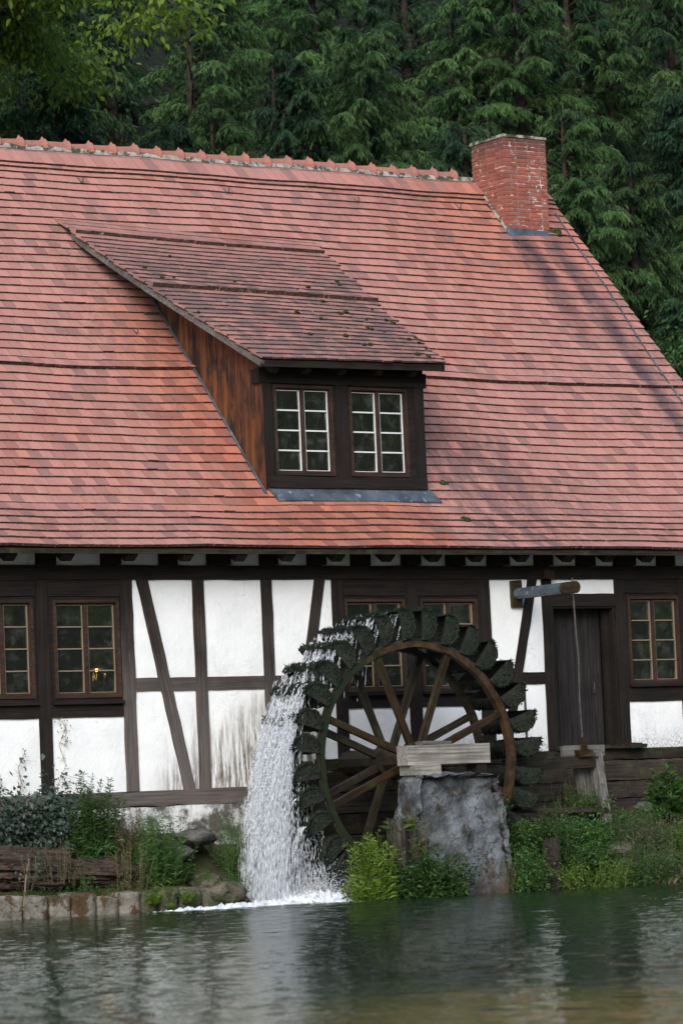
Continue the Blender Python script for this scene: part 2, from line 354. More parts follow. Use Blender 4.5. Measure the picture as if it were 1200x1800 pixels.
def water_mat():
    t = NT('pool_water'); P = t.pos()
    a = Vector((math.cos(TH), -math.sin(TH), 0))
    h = t.ma('ADD', t.noise(P, 6.5, 3, .55), t.ma('MULTIPLY', t.noise(P, 17, 2, .5), .5))
    bp = t.n('ShaderNodeBump'); bp.inputs['Strength'].default_value = .5; bp.inputs['Distance'].default_value = .008; t.put(bp.inputs['Height'], h)
    gl = t.n('ShaderNodeBsdfGlossy'); gl.inputs['Roughness'].default_value = .02; gl.inputs[0].default_value = (1, 1, 1, 1)
    tr = t.n('ShaderNodeBsdfTransparent'); tr.inputs[0].default_value = (.90, .94, .80, 1)
    fr = t.n('ShaderNodeFresnel'); fr.inputs[0].default_value = 1.33
    for x in (gl, fr): t.t.links.new(bp.outputs[0], x.inputs['Normal'])
    mx = t.n('ShaderNodeMixShader'); t.put(mx.inputs[0], t.ma('MULTIPLY', fr.outputs[0], .70))
    df = t.n('ShaderNodeBsdfDiffuse'); t.put(df.inputs[0], (.026, .060, .036)); m2 = t.n('ShaderNodeMixShader'); m2.inputs[0].default_value = .25   # suspended matter
    t.t.links.new(tr.outputs[0], m2.inputs[1]); t.t.links.new(df.outputs[0], m2.inputs[2])
    t.t.links.new(m2.outputs[0], mx.inputs[1]); t.t.links.new(gl.outputs[0], mx.inputs[2]); t.t.links.new(mx.outputs[0], t.out.inputs[0])
    return t.m
M['water'] = water_mat()
def spray_mat():
    t = NT('falling_water')
    t.fin((.84, .88, .92), .12, .6)
    tr = t.n('ShaderNodeBsdfTransparent'); mx = t.n('ShaderNodeMixShader'); mx.inputs[0].default_value = .52
    t.t.links.new(t.b.outputs[0], mx.inputs[1]); t.t.links.new(tr.outputs[0], mx.inputs[2]); t.t.links.new(mx.outputs[0], t.out.inputs[0])
    return t.m
M['spray'] = spray_mat()
M['foam'] = mott('foam', (.62, .68, .74), (.90, .92, .95), 7, .5, .6, bd=.03, spec=.4)
# ================================================================== THE SETTING
def nz(x, y, s=0.0):   # cheap smooth noise, about -1..1
    return (np.sin(x*1.7+y*.9+s)+np.sin(x*.6-y*2.1+s*2.3+1)+np.sin(x*3.9+y*3.1+s*1.7)*.5+np.sin(-x*2.3+y*5.3+s*.7)*.4)/2.9
def sst(a, b, x):
    t = np.clip((x-a)/(b-a), 0, 1); return t*t*(3-2*t)
def ground_h(X, Y):
    v = (X-CAM[0])*math.sin(TH)+(Y-CAM[1])*math.cos(TH)          # distance out from the near shore
    bed = np.interp(v, [-40, 10, 16, 22, 33, 46], [.5, .4, .12, -.03, -.24, -1.3])+.02*nz(X*1.3, Y*1.3)
    left = np.interp(Y, [-1.9, -1.55, -1.2, -.6, -.1, 0.2], [-1.4, .18, .42, .78, 1.12, 1.2])+.05*nz(X*2, Y*3)
    right = np.interp(Y, [-3.2, -2.65, -2.35, -1.6, -.8, -.1, .2], [-1.4, .0, .30, .72, 1.05, 1.35, 1.4])+.10*nz(X*2, Y*2.5, 4)
    pit = np.interp(Y, [-1.9, -.4, -.15, .2], [-1.2, -.6, .9, 1.2])
    wl = sst(-2.25, -2.65, X); wr = sst(.75, 1.25, X)
    far = wl*left+wr*right+(1-wl-wr)*pit
    far = np.where(Y > .2, 1.2, far)
    hill = np.clip(Y-10.5, 0, 60)*.72+np.clip(Y-10.5, 0, 1)*.3*nz(X*.5, Y*.5)
    z = np.where(Y > -3.2, far, bed)+hill
    z = np.where((Y <= -3.2) & (Y > -6), bed*sst(-3.0, -5.0, Y)+(-1.4)*(1-sst(-3.0, -5.0, Y)), z)
    z = np.maximum(z, np.where(np.abs(X) > 55, .4, -9)); r = X*math.sin(TH)-Y*math.cos(TH)
    return z+np.clip(r-50, 0, 45)*.75  # unseen rise beyond the near shore, added to darken the window reflections
xs = np.unique(np.concatenate([np.linspace(-260, -30, 14), np.linspace(-30, -12, 37), np.linspace(-12, 12, 181), np.linspace(12, 40, 30), np.linspace(40, 260, 12)]))
ys = np.unique(np.concatenate([np.linspace(-260, -50, 12), np.linspace(-50, -6, 110), np.linspace(-6, -3.3, 14), np.linspace(-3.3, .4, 62), np.linspace(.4, 60, 60), np.linspace(60, 260, 10)]))
GX, GY = np.meshgrid(xs, ys, indexing='ij'); GZ = ground_h(GX, GY)
def grid_faces(a, b):
    i, j = np.meshgrid(np.arange(a-1), np.arange(b-1), indexing='ij'); q = (i*b+j).ravel()
    return np.stack([q, q+b, q+b+1, q+1], 1)
def ground_mat():
    t = NT('ground'); P = t.pos(); X, Y, Z = t.xyz(P)
    n = t.noise(P, 4, 6, .65); n2 = t.noise(P, 1.1, 4, .6)
    bank = t.mix(t.rng(n, .35, .65), (.022, .017, .011), (.065, .048, .032)); bank = t.mix(t.rng(n2, .42, .58, 0, .8), bank, (.035, .05, .014))
    gv = t.ma('ADD', t.ma('MULTIPLY', t.vor(P, 9), .5), t.ma('MULTIPLY', t.noise(t.map(P, (1, .35, 1)), 1.6, 4, .65), .55))
    bed = t.mix(t.rng(gv, .28, .62), (.70, .52, .14), (.36, .27, .09)); bed = t.mix(t.rng(n2, .52, .70), bed, (.07, .10, .04))
    uu = t.ma('ADD', t.ma('SUBTRACT', t.ma('MULTIPLY', X, .831), t.ma('MULTIPLY', Y, .556)), t.ma('MULTIPLY', n2, 1.6))
    bed = t.mix(t.ma('MULTIPLY', t.rng(t.ma('ADD', t.ma('ADD', t.ma('MULTIPLY', X, .556), t.ma('MULTIPLY', Y, .831)), t.ma('MULTIPLY', n2, 5.0)), -14.5, -21.0), t.rng(uu, -.4, 1.6, .12, 1)), (.030, .065, .038), bed)
    forest = t.mix(t.rng(n, .3, .7), (.004, .006, .003), (.012, .016, .007))
    c = t.mix(t.rng(Z, .05, .16), bed, bank); c = t.mix(t.rng(Y, 6, 9), c, forest); c = t.mix(t.rng(Y, -30, -36), c, (.020, .036, .010))
    t.bump(n, .8, .06); return t.fin(c, .95, .15)
M['ground'] = ground_mat()
g = obj('ground', mesh_np('ground', np.stack([GX, GY, GZ], -1).reshape(-1, 3), grid_faces(len(xs), len(ys)), M['ground'], True)); tag(g, kind='structure')
# water: rippled sheet, finest where the pool lies open
def wave_h(X, Y):
    h = np.zeros_like(X); r = np.random.default_rng(3)
    for lam, amp, n in ((1.1, .0008, 8), (.55, .0008, 12), (.28, .0008, 16), (.17, .00055, 18)):
        for _ in range(n):
            a = r.normal(-PI/2-TH*.6, .75); k = 2*PI/(lam*r.uniform(.75, 1.3)); ph = r.uniform(0, 6.28)
            h += amp*np.sin(k*(X*math.cos(a)+Y*math.sin(a))+ph)*(.6+.4*np.sin(X*.7*r.uniform(.5, 1.5)+Y*.5*r.uniform(-1, 1)+ph))
    d = np.hypot(X+1.9, Y+1.5); h += .022*np.exp(-d/2.2)*np.sin(d*16+nz(X*3, Y*3)*1.5)+.012*np.exp(-d/1.5)*nz(X*9, Y*9)
    return h
us = np.concatenate([[-120, -60, -30, -14], np.linspace(-7.2, 7.2, 290), [14, 30, 60, 120]])
vs = np.concatenate([[-60, 0, 10], np.linspace(19, 52, 800), [54, 60]])
UU, VV = np.meshgrid(us, vs, indexing='ij')
WX = CAM[0]+VV*math.sin(TH)+UU*math.cos(TH); WY = CAM[1]+VV*math.cos(TH)-UU*math.sin(TH)
WY = np.minimum(WY, -.05+0*WY) if False else WY
core = (np.abs(UU) < 7.3) & (VV > 18) & (VV < 53)
WZ = WATER+np.where(core, wave_h(WX, WY), 0)
F = grid_faces(len(us), len(vs)); cy = WY.ravel()[F].min(1); F = F[cy < .35]
o = obj('pool_water', mesh_np('pool_water', np.stack([WX, WY, WZ], -1).reshape(-1, 3), F, M['water'], True)); tag(o, kind='structure')

# ================================================================== THE MILL HOUSE
house = empty('mill_house', (0, 0, 1.2)); HOUSE0 = Vector((0, 0, 1.2))
tag(house, 'half-timbered white mill house with red tiled roof, dormer and brick chimney', 'house')
house.location = (0, 0, 0)
XL, XR = -11.0, 7.5
def timber(name, parent, p0, p1, wd, yf=-.025, depth=.2, mat='timber', seg=None, jit=.006, ends=(0, 0)):
    """hewn beam from p0 to p1 (X,Z on the wall), wd wide, front face at yf"""
    p0 = np.array(p0, float); p1 = np.array(p1, float); L = np.linalg.norm(p1-p0); n = seg or max(2, int(L/.22))
    V = []
    for i in range(n+1):
        x = -L/2+L*i/n
        for (y, z) in ((0, -wd/2), (0, wd/2), (depth, wd/2), (depth, -wd/2)):
            jj = 0 if i in (0, n) else jit
            V.append((x, y+(random.uniform(-jj, jj)*.5 if y == 0 else 0), z+random.uniform(-jj, jj)))
    F = [(i*4+j, i*4+(j+1) % 4, (i+1)*4+(j+1) % 4, (i+1)*4+j) for i in range(n) for j in range(4)]+[(0, 3, 2, 1)[::-1], (n*4, n*4+1, n*4+2, n*4+3)]
    F = [f[::-1] for f in F]
    me = mesh_py(name, V, F, M[mat]); m = (p0+p1)/2
    return obj(name, me, parent, (m[0], yf, m[1]), (0, -math.atan2(p1[1]-p0[1], p1[0]-p0[0]), 0))
def post(px0, px1, py, z0, z1, mat='timber', yf=-.025, name='post'):
    a = onY(px0, py, yf)[0]; b = onY(px1, py, yf)[0]
    return timber(name, house, ((a+b)/2, z0), ((a+b)/2, z1), b-a, yf, .2, mat)
Z_PL0, Z_PL1 = 4.40, 4.585
Z_SL0, Z_SL1 = 1.45, 1.645      # left ground sill
Z_SR0, Z_SR1 = 1.83, 1.985      # right ground sill
XSPLIT = -.62
timber('wall_plate', house, (XL, (Z_PL0+Z_PL1)/2), (XR, (Z_PL0+Z_PL1)/2), Z_PL1-Z_PL0, -.035, .22, 'timber_black')
timber('ground_sill', house, (XL, (Z_SL0+Z_SL1)/2), (XSPLIT, (Z_SL0+Z_SL1)/2), Z_SL1-Z_SL0, -.10, .3, 'timber', jit=.012)
timber('ground_sill', house, (XSPLIT+.003, (Z_SR0+Z_SR1)/2), (XR, (Z_SR0+Z_SR1)/2), Z_SR1-Z_SR0, -.09, .3, 'wet_dark', jit=.012)
zt, zb = Z_PL0-.002, Z_SL1+.002; zbr = Z_SR1+.002
xw = lambda px, py: XZ(px, py, -.025)[0]
zw = lambda px, py: XZ(px, py, -.025)[1]
# posts (edges measured at one height)
PO = [(-130, -108, 1295), (71.5, 93.5, 1295), (220.5, 242.6, 1295), (338, 358, 1019), (458.5, 477.5, 1019)]
for a, b, y in PO: post(a, b, y, zb, zt, 'timber_black' if a < 90 else 'timber')
POR = [(582.5, 603, 1025), (712, 733, 1025), (837, 859, 1020), (951, 968, 1021), (1078.5, 1096, 1025), (1193, 1214, 1100)]
for a, b, y in POR: post(a, b, y, zbr, zt, 'timber_black')
px_c = lambda t: (onY(t[0], t[2], -.025)[0], onY(t[1], t[2], -.025)[0])
E = [px_c(t) for t in PO+POR]      # (xl, xr) for every post in order
# braces
def brace(t0, t1, tb0, tb1, pyt, pyb, mat='timber'):
    a = XZ((t0+t1)/2, pyt, -.03); b = XZ((tb0+tb1)/2, pyb, -.03)
    w_ = (onY(t1, pyt, -.03)[0]-onY(t0, pyt, -.03)[0])*.95
    d = np.array(a)-np.array(b); d /= np.linalg.norm(d)
    a = np.array(a)+d*.09; b = np.array(b)-d*.09
    return timber('brace', house, b, a, w_, -.031, .12, mat)
brace(239.5, 260.6, 323.5, 342.5, 1020, 1381)
brace(552.5, 571, 506, 525, 1020, 1378)
brace(927, 943, 884, 900, 1020, 1312, 'timber_black')
# rails
def rail(pxa, pxb, pyt, pyb, xa, xb, mat='timber', yf=-.022, name='rail'):
    zt_ = zw(pxa, pyt); zb_ = zw(pxa, pyb)
    return timber(name, house, (xa, (zt_+zb_)/2), (xb, (zt_+zb_)/2), zt_-zb_, yf, .18, mat), zt_, zb_
gap = .002
_, zr1, zr0 = rail(290, 0, 1191, 1214.5, E[2][1]+gap, E[3][0]-gap)
rail(290, 0, 1191, 1214.5, E[3][1]+gap, E[4][0]-gap); rail(290, 0, 1191, 1214.5, E[4][1]+gap, E[5][0]-gap)
_, zwl1, zwl0 = rail(150, 0, 1238, 1261, E[1][1]+gap, E[2][0]-gap, 'timber_black'); rail(150, 0, 1238, 1261, E[0][1]+gap, E[1][0]-gap, 'timber_black')
_, zwm1, zwm0 = rail(680, 0, 1222, 1244, E[5][1]+gap, E[6][0]-gap, 'timber_black'); rail(680, 0, 1222, 1244, E[6][1]+gap, E[7][0]-gap, 'timber_black')
_, zb1, zb0 = rail(935, 0, 1181.5, 1202, E[7][1]+gap, E[8][0]-gap, 'timber_black')
_, zd1, zd0 = rail(1020, 0, 1043.5, 1065, E[8][1]+gap, E[9][0]-gap, 'timber_black', name='door_lintel')
_, zwr1, zwr0 = rail(1150, 0, 1207, 1232, E[9][1]+gap, E[10][0]-gap, 'timber_black')
# plaster infill panels
def panel(x0, x1, z0, z1, y=0.0, mat='plaster', name='plaster_panel'):
    nx = max(3, int((x1-x0)/.12)); nzz = max(3, int((z1-z0)/.12))
    X, Z = np.meshgrid(np.linspace(x0, x1, nx+1), np.linspace(z0, z1, nzz+1), indexing='ij')
    ed = np.minimum(np.minimum(X-x0, x1-X), np.minimum(Z-z0, z1-Z)); Yv = y-.004-.009*np.clip(ed/.06, 0, 1)-.004*nz(X*2.2, Z*2.2)
    cx, cz = (x0+x1)/2, (z0+z1)/2
    V = np.stack([X-cx, Yv, Z-cz], -1).reshape(-1, 3)
    F = grid_faces(nx+1, nzz+1)
    n = len(V); V = np.concatenate([V, [(x0-cx, .15, z0-cz), (x1-cx, .15, z0-cz), (x1-cx, .15, z1-cz), (x0-cx, .15, z1-cz)]])
    F = np.concatenate([F, [[n, n+3, n+2, n+1]]])
    return obj(name, mesh_np(name, V, F, M[mat], True), house, (cx, 0, cz))
g2 = -.004
panel(E[0][1]+g2, E[1][0]-g2, zb, zwl0); panel(E[1][1]+g2, E[2][0]-g2, zb, zwl0)
for i in (2, 3, 4):
    zlow = zb if i < 4 else zb
    xr_ = E[i+1][0]-g2
    panel(E[i][1]+g2, xr_, zr1, zt)
    panel(E[i][1]+g2, xr_, zb if i < 4 else Z_SL1+.002, zr0)
panel(E[5][1]+g2, E[6][0]-g2, zbr, zwm0); panel(E[6][1]+g2, E[7][0]-g2, zbr, zwm0)
panel(E[7][1]+g2, E[8][0]-g2, zb1, zt); panel(E[7][1]+g2, E[8][0]-g2, zbr, zb0)
panel(E[8][1]+g2, E[9][0]-g2, zd1, zt); panel(E[9][1]+g2, E[10][0]-g2, zbr, zwr0)
panel(E[10][1]+g2, XR-.1, zbr, zt); panel(XL+.1, E[0][0]-g2, zb, zt)
timber('post', house, (XL+.1, zb), (XL+.1, zt), .2, -.025, .2, 'timber'); timber('post', house, (XR-.1, zbr), (XR-.1, zt), .2, -.025, .2, 'timber_black')
# frieze between the joist ends, joist ends and rafter tails
jo = [(-90, -62), (67, 98), (181, 209), (283, 310), (367, 402), (460, 487), (543, 571)]+[(580+a/1.935, 580+b/1.935) for a, b in ((78, 135), (250, 300), (400, 450), (540, 602), (700, 752), (843, 895), (970, 1030), (1117, 1165))]
jx = [(onY(a, 985, -.05)[0], onY(b, 985, -.05)[0]) for a, b in jo]
while jx[0][0] > XL+1.2: jx.insert(0, (jx[0][0]-1.0, jx[0][0]-.74))
while jx[-1][1] < XR-1.0: jx.append((jx[-1][0]+.92, jx[-1][1]+.92))
for i, (a, b) in enumerate(jx):
    mb = MB(); mb.box(-(b-a)/2, (b-a)/2, -.07-.05*random.random(), .2, -.095, .11, jit=.004)
    mb.build('joist_end', M['timber_black'], house, ((a+b)/2, 0, Z_PL1+.10))
    if i: panel(jx[i-1][1]+g2, a-g2, Z_PL1+.002, Z_PL1+.22, .03, 'plaster', 'frieze_panel')
rt = [(0, 28), (98, 131), (211, 240), (310, 338), (403, 434), (488, 516), (576, 603)]+[(580+a/1.935, 580+b/1.935) for a, b in ((170, 205), (325, 370), (470, 515), (620, 670), (775, 825), (915, 960), (1050, 1090))]
rx = [(onY((a+b)/2, 985, -.35)[0]) for a, b in rt]
while rx[0] > XL+1: rx.insert(0, rx[0]-.98)
rx.append(rx[-1]+.9)
# roof profile
P0, P1, L0, YE, ZE = math.radians(36), math.radians(47.5), 1.06, -.55, 4.775
YK, ZK = YE+L0*math.cos(P0), ZE+L0*math.sin(P0); S_RIDGE = 9.04
def sag(X, s): return .034*np.sin(X*.75+.6)*np.sin(s*.36)+.008*np.sin(X*1.9+s*.8)+.003*np.sin(X*4.3-s*2.1)
def RP(X, s, h=0.0):
    X, s, h = np.broadcast_arrays(np.asarray(X, float), np.asarray(s, float), np.asarray(h, float))
    lo = s < L0; u = np.where(lo, s, s-L0)
    wgt = np.clip((s-L0+.25)/.5, 0, 1); an = P0+(P1-P0)*wgt
    Y = np.where(lo, YE+s*math.cos(P0), YK+u*math.cos(P1)); Z = np.where(lo, ZE+s*math.sin(P0), ZK+u*math.sin(P1))
    hh = h+sag(X, s); return np.stack([X, Y-np.sin(an)*hh, Z+np.cos(an)*hh], -1)
YR, ZR = YK+(S_RIDGE-L0)*math.cos(P1), ZK+(S_RIDGE-L0)*math.sin(P1)
for x in rx:     # rafter tails: pointed ends hanging under the eave
    mb = MB(); V = []
    prof = [(-.47, .105), (-.50, .04), (-.42, -.045), (.15, .10), (.15, .42)]
    zz = lambda y: (y-YE)*math.tan(P0)
    for sx in (-.075, .075):
        V += [(sx, -.48, -.015), (sx, -.48, -.09), (sx, -.37, -.165), (sx, .2, .20), (sx, .2, .45)]
    mb.add(V, [(0, 1, 2, 3, 4), (9, 8, 7, 6, 5)]+[(i, i+5, (i+1) % 5+5, (i+1) % 5) for i in range(5)])
    mb.build('rafter_tail', M['timber_black'], house, (x, 0, ZE))
# roof deck: boarding below the tiles, both slopes
def deck():
    mb = MB(); xs_ = np.linspace(XL-.3, 7.9, 30); prof = [0.03, .55, L0, 3.0, 5.0, 7.0, S_RIDGE]
    pts = [[RP(x, s, -.030) for s in prof] for x in xs_]
    back = lambda p: np.array([p[0], 2*YR-p[1], p[2]])
    rows = [list(r)+[back(p) for p in r[::-1][1:]] for r in pts]; k = len(rows[0])
    und = [[q-np.array([0, 0, .03]) for q in r] for r in rows]
    V = [q for r in rows for q in r]+[q for r in und for q in r]; n = len(xs_); T = n*k
    F = [(i*k+j, (i+1)*k+j, (i+1)*k+j+1, i*k+j+1) for i in range(n-1) for j in range(k-1)]
    F += [tuple(T+q for q in f[::-1]) for f in F]
    for j in range(k-1):
        F.append((j, j+1, T+j+1, T+j)); e = (n-1)*k; F.append((e+j+1, e+j, T+e+j, T+e+j+1))
    for i in range(n-1):
        F.append((i*k, T+i*k, T+(i+1)*k, (i+1)*k)); F.append((i*k+k-1, (i+1)*k+k-1, T+(i+1)*k+k-1, T+i*k+k-1))
    mb.add(V, F); return mb.build('roof', M['deck'], house)
roof = deck()
mb = MB(); mb.box(XL-.3, 7.9, -.535, -.505, -.075, -.012)
mb.build('eave_board', M['wet_dark'], house, (0, 0, ZE))
# walls nobody looks at: gables, back, floor, inner wall
mb = MB()
mb.box(XL, XL+.2, .2, 2*YR-.2, 1.2, 4.55); mb.box(XR-.2, XR, .2, 2*YR-.2, 1.2, 4.55); mb.box(XL, XR, 2*YR-.2, 2*YR, 1.2, 4.6)
for x in (XL, XR-.2):
    mb.add([(x, .3, 4.55), (x, 2*YR-.3, 4.55), (x, YR, ZR-.4), (x+.2, .3, 4.55), (x+.2, 2*YR-.3, 4.55), (x+.2, YR, ZR-.4)], [(0, 2, 1), (3, 4, 5), (0, 1, 4, 3), (1, 2, 5, 4), (2, 0, 3, 5)])
mb.build('outer_wall', M['plaster'], house)
mb = MB(); mb.box(XL+.2, XR-.2, .2, 2*YR-.2, 1.3, 1.4); mb.box(XL+.2, XR-.2, .2, 2*YR-.2, 4.45, 4.53); mb.box(XL+.2, XR-.2, 3.2, 3.3, 1.4, 4.45)
mb.box(-1.2, 2.1, 3.0, 3.1, 5.6, 8.4)
mb.build('inner_wall', M['dark_room'], house)

# ------------------------------------------------------------------ tiles
def tile_block(Pfun, courses, tw, th=.040, edge_lift=.052):
    """courses: list of (s_low, exposure, x0, x1, extra_lift, skip(xc,s)->bool array)"""
    Vs, tint = [], []
    for k, (s0, ex, xa, xb, lift, skip) in enumerate(courses):
        off = (.5*tw if k % 2 else 0)+RNG.uniform(-.012, .012)
        n = int((xb-xa)/tw)+2; x = xa-off+np.arange(n)*tw; x1 = np.minimum(x+tw-.006, xb); x0 = np.maximum(x, xa)
        x0 = x0+RNG.uniform(-.0015, .0015, n); ok = (x1-x0) > .03
        if skip is not None: ok &= ~skip((x0+x1)/2, s0+.5*ex)
        x0, x1 = x0[ok], x1[ok]; n = len(x0)
        if n == 0: continue
        xc = (x0+x1)/2
        ds = RNG.normal(0, .0018, n)+.0015*np.sin(xc*2.3+k*1.9)+.001*np.sin(xc*7+k); dh = np.abs(RNG.normal(0, .0014, n))+np.where(RNG.random(n) < .012, .012, 0); tw_ = RNG.normal(0, .0025, n)
        up = ex+.10
        def c(xx, s, h): return Pfun(xx, s, h)
        lo = edge_lift+lift+dh
        A = c(x0, s0+ds-tw_*.5, lo); B = c(x1, s0+ds+tw_*.5, lo+RNG.normal(0, .0008, n)); Cc = c(x1, s0+up, .010+0*dh); Dd = c(x0, s0+up, .010+0*dh)
        A2 = c(x0, s0+ds-tw_*.5, lo-th-lift*.8); B2 = c(x1, s0+ds+tw_*.5, lo-th-lift*.8); C2 = c(x1, s0+up, -.006+0*dh); D2 = c(x0, s0+up, -.006+0*dh)
        Vs.append(np.stack([A, B, Cc, Dd, A2, B2, C2, D2], 1)); tint.append(RNG.random(n))
    return np.concatenate(Vs), np.concatenate(tint)
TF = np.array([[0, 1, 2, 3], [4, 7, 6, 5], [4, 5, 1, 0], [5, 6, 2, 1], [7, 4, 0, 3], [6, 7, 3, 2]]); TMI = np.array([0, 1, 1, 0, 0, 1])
def tiles_mesh(name, V, tint, mats):
    n = len(V); F = (np.arange(n)[:, None, None]*8+TF[None]).reshape(-1, 4)
    return mesh_np(name, V.reshape(-1, 3), F, attrs={'tint': np.repeat(tint, 6)}, mats=mats, mat_idx=np.tile(TMI, n))
TW, GA = .178, .1765
DX0, DX1 = -.88, 1.77          # dormer body
CX0, CX1, CY0, CY1 = 6.54, 7.37, 4.73, 5.60   # chimney
def skip_main(xc, s):
    d = (xc > DX0+.02) & (xc < DX1-.02) & (s > 1.36) & (s < 6.0)
    c_ = (xc > CX0-.02) & (xc < CX1+.02) & (s > 7.56) & (s < 8.8)
    return d | c_
crs = []; s = 0.0; k = 0
while s < 8.36:
    lift = .035 if abs(s-3.9) < .09 else 0.0
    crs.append((s, GA, XL-.3, 7.92+.01*math.sin(k*1.7), lift, skip_main)); s += GA; k += 1
crs.append((8.40, .14, XL-.3, 7.9, .022, skip_main)); crs.append((8.50, .42, XL-.3, 7.9, .03, skip_main))
TV, TT = tile_block(RP, crs, TW)
cen = TV[:, :4].mean(1); pp = proj(TV[:, :4].reshape(-1, 3)).reshape(-1, 4, 2)
ar = .5*np.abs((pp[:, 2, 0]-pp[:, 0, 0])*(pp[:, 3, 1]-pp[:, 1, 1])-(pp[:, 3, 0]-pp[:, 1, 0])*(pp[:, 2, 1]-pp[:, 0, 1]))
inside = (pp[:, :, 0].min(1) > 4) & (pp[:, :, 0].max(1) < 1196)
# upper surface partly covered by the next course: nearest fully visible tiles are the lower-left field
score = np.where(inside & (cen[:, 0] < -1.9) & (cen[:, 2] > 5.5), 1e6-np.linalg.norm(cen-CAM, axis=1), -1)
pick = np.argsort(-score)[:300]; rest = np.setdiff1d(np.arange(len(TV)), pick)
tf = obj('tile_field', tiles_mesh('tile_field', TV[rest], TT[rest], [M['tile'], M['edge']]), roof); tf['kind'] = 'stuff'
for i in pick:
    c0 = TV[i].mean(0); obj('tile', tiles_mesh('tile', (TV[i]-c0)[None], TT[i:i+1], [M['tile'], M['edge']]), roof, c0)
# rear slope: plain courses
def RB(X, s, h=0.0):
    p = RP(X, s, h); p[..., 1] = 2*YR-p[..., 1]; return p
bV, bT = tile_block(RB, [(s_, .35, XL-.3, 7.9, 0, None) for s_ in np.arange(0, 8.45, .35)], .36)
bV = bV[:, [1, 0, 3, 2, 5, 4, 7, 6]]
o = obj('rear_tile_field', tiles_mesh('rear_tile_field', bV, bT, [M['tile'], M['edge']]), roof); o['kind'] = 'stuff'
# ridge tiles and their mortar bed
def ridge_mesh():
    mb = MB(); V = []; n = 9
    st = [(-.20, .092), (.10, .105), (.15, .118), (.185, .135), (.20, .128)]
    for x, r in st:
        for j in range(n):
            a = PI*(-.06+1.12*j/(n-1)); V.append((x, -math.cos(a)*r, math.sin(a)*r*1.05))
    k = len(st)
    mb.add(V, [(i*n+j, (i+1)*n+j, (i+1)*n+j+1, i*n+j+1) for i in range(k-1) for j in range(n-1)]+[tuple(range(n)), tuple((k-1)*n+j for j in range(n))[::-1]])
    mb.add([(.12, -.02, .10), (.19, -.025, .13), (.19, .025, .13), (.12, .02, .10), (.165, 0, .175)], [(0, 1, 4), (1, 2, 4), (2, 3, 4), (3, 0, 4)])
    return mesh_py('ridge_tile', mb.V, [f[::-1] for f in mb.F], M['ridge'])
rm = ridge_mesh(); x = XL-.2
while x < 7.75:
    if not (CX0-.12 < x < CX1+.1):
        z = RP(x, S_RIDGE, 0)[2]; obj('ridge_tile', rm, house, (x, YR, z-.035+random.uniform(-.008, .008)), (random.uniform(-.05, .05), random.uniform(-.035, .035), random.uniform(-.03, .03)))
    x += .392
mb = MB(); xs_ = np.linspace(XL-.3, 7.88, 150)
V = []
for i, x in enumerate(xs_):
    z = RP(x, S_RIDGE, 0)[2]; q = .02*math.sin(x*9)+random.uniform(-.012, .012)
    V += [(x, YR-.145-q*.4, z-.135-q*.3), (x, YR-.10-q*.3, z-.02), (x, YR+.10, z-.02), (x, YR+.145, z-.135)]
mb.add(V, [(i*4+j, i*4+j+1, (i+1)*4+j+1, (i+1)*4+j) for i in range(149) for j in range(3)])
mb.F = [f[::-1] for f in mb.F]
mb.build('ridge_mortar', M['moss_mortar'], house)
# ridge cable and the lightning conductor running down by the verge
pts = [RP(x, S_RIDGE-.20, .06+.008*math.sin(x*5)) for x in np.linspace(XL, CX0-.05, 70)]
mb = MB(); mb.tube(pts, .006, 4); mb.build('ridge_cable', M['zinc'], house)
pts = [RP(7.55+.20*(s-2.0)/6.1+.012*math.sin(s*2.3), s, .065) for s in np.linspace(.1, 8.15, 40)]
mb = MB(); mb.tube(pts, .011, 5); mb.build('lightning_conductor', M['zinc'], house)
for s in np.linspace(.6, 7.8, 9):
    mb = MB(); p = RP(7.55+.20*(s-2)/6.1, s, .03); mb.box(-.018, .018, -.03, .03, -.01, .035); mb.build('cable_clip', M['zinc'], house, p, (P1, 0, 0))
hk = [(238, 590), (397, 345), (625, 360), (805, 370), (142, 325), (188, 455)]
n1 = np.array([0, -math.sin(P1), math.cos(P1)])
for a, b in hk:
    d = ray(a, b); t_ = ((np.array([0, YK, ZK])-CAM)@n1)/(d@n1); q = CAM+d*t_; s = L0+(q[1]-YK)/math.cos(P1)
    mb = MB(); mb.tube([RP(q[0], s+.14, .03)-q, RP(q[0], s, .055)-q, RP(q[0], s-.02, .09)-q, RP(q[0]+.01, s+.03, .13)-q], .009, 5); mb.build('snow_hook', M['iron'], house, q)
def clump(rx_, ry, rz, seed=0, n=10, m=8, rough=.25):
    r = np.random.default_rng(seed); V = []
    for i in range(m+1):
        a = PI*i/m
        for j in range(n):
            b = 2*PI*j/n; k = 1+rough*math.sin(3*b+seed+2*a)*math.sin(a)+r.uniform(-rough, rough)*.6*math.sin(a)
            V.append((rx_*k*math.sin(a)*math.cos(b), ry*k*math.sin(a)*math.sin(b), rz*k*math.cos(a)))
    F = [(i*n+j, (i+1)*n+j, (i+1)*n+(j+1) % n, i*n+(j+1) % n) for i in range(m) for j in range(n)]
    return V, F
for i, (a, b, r_) in enumerate([(777, 853, .055), (815, 917, .06), (760, 880, .035), (975, 412, .09)]):
    lo = b > 880; d = ray(a, b); A0, Q = (P0, (YE, ZE)) if lo else (P1, (YK, ZK)); nn = np.array([0, -math.sin(A0), math.cos(A0)])
    t_ = ((np.array([0, *Q])-CAM)@nn)/(d@nn); V, F = clump(r_*1.3, r_, r_*.55, i, 12, 7)
    obj('moss_clump', mesh_py('moss_clump', V, F, M['moss'], True), house, CAM+d*t_+nn*.04, (A0, 0, 0))

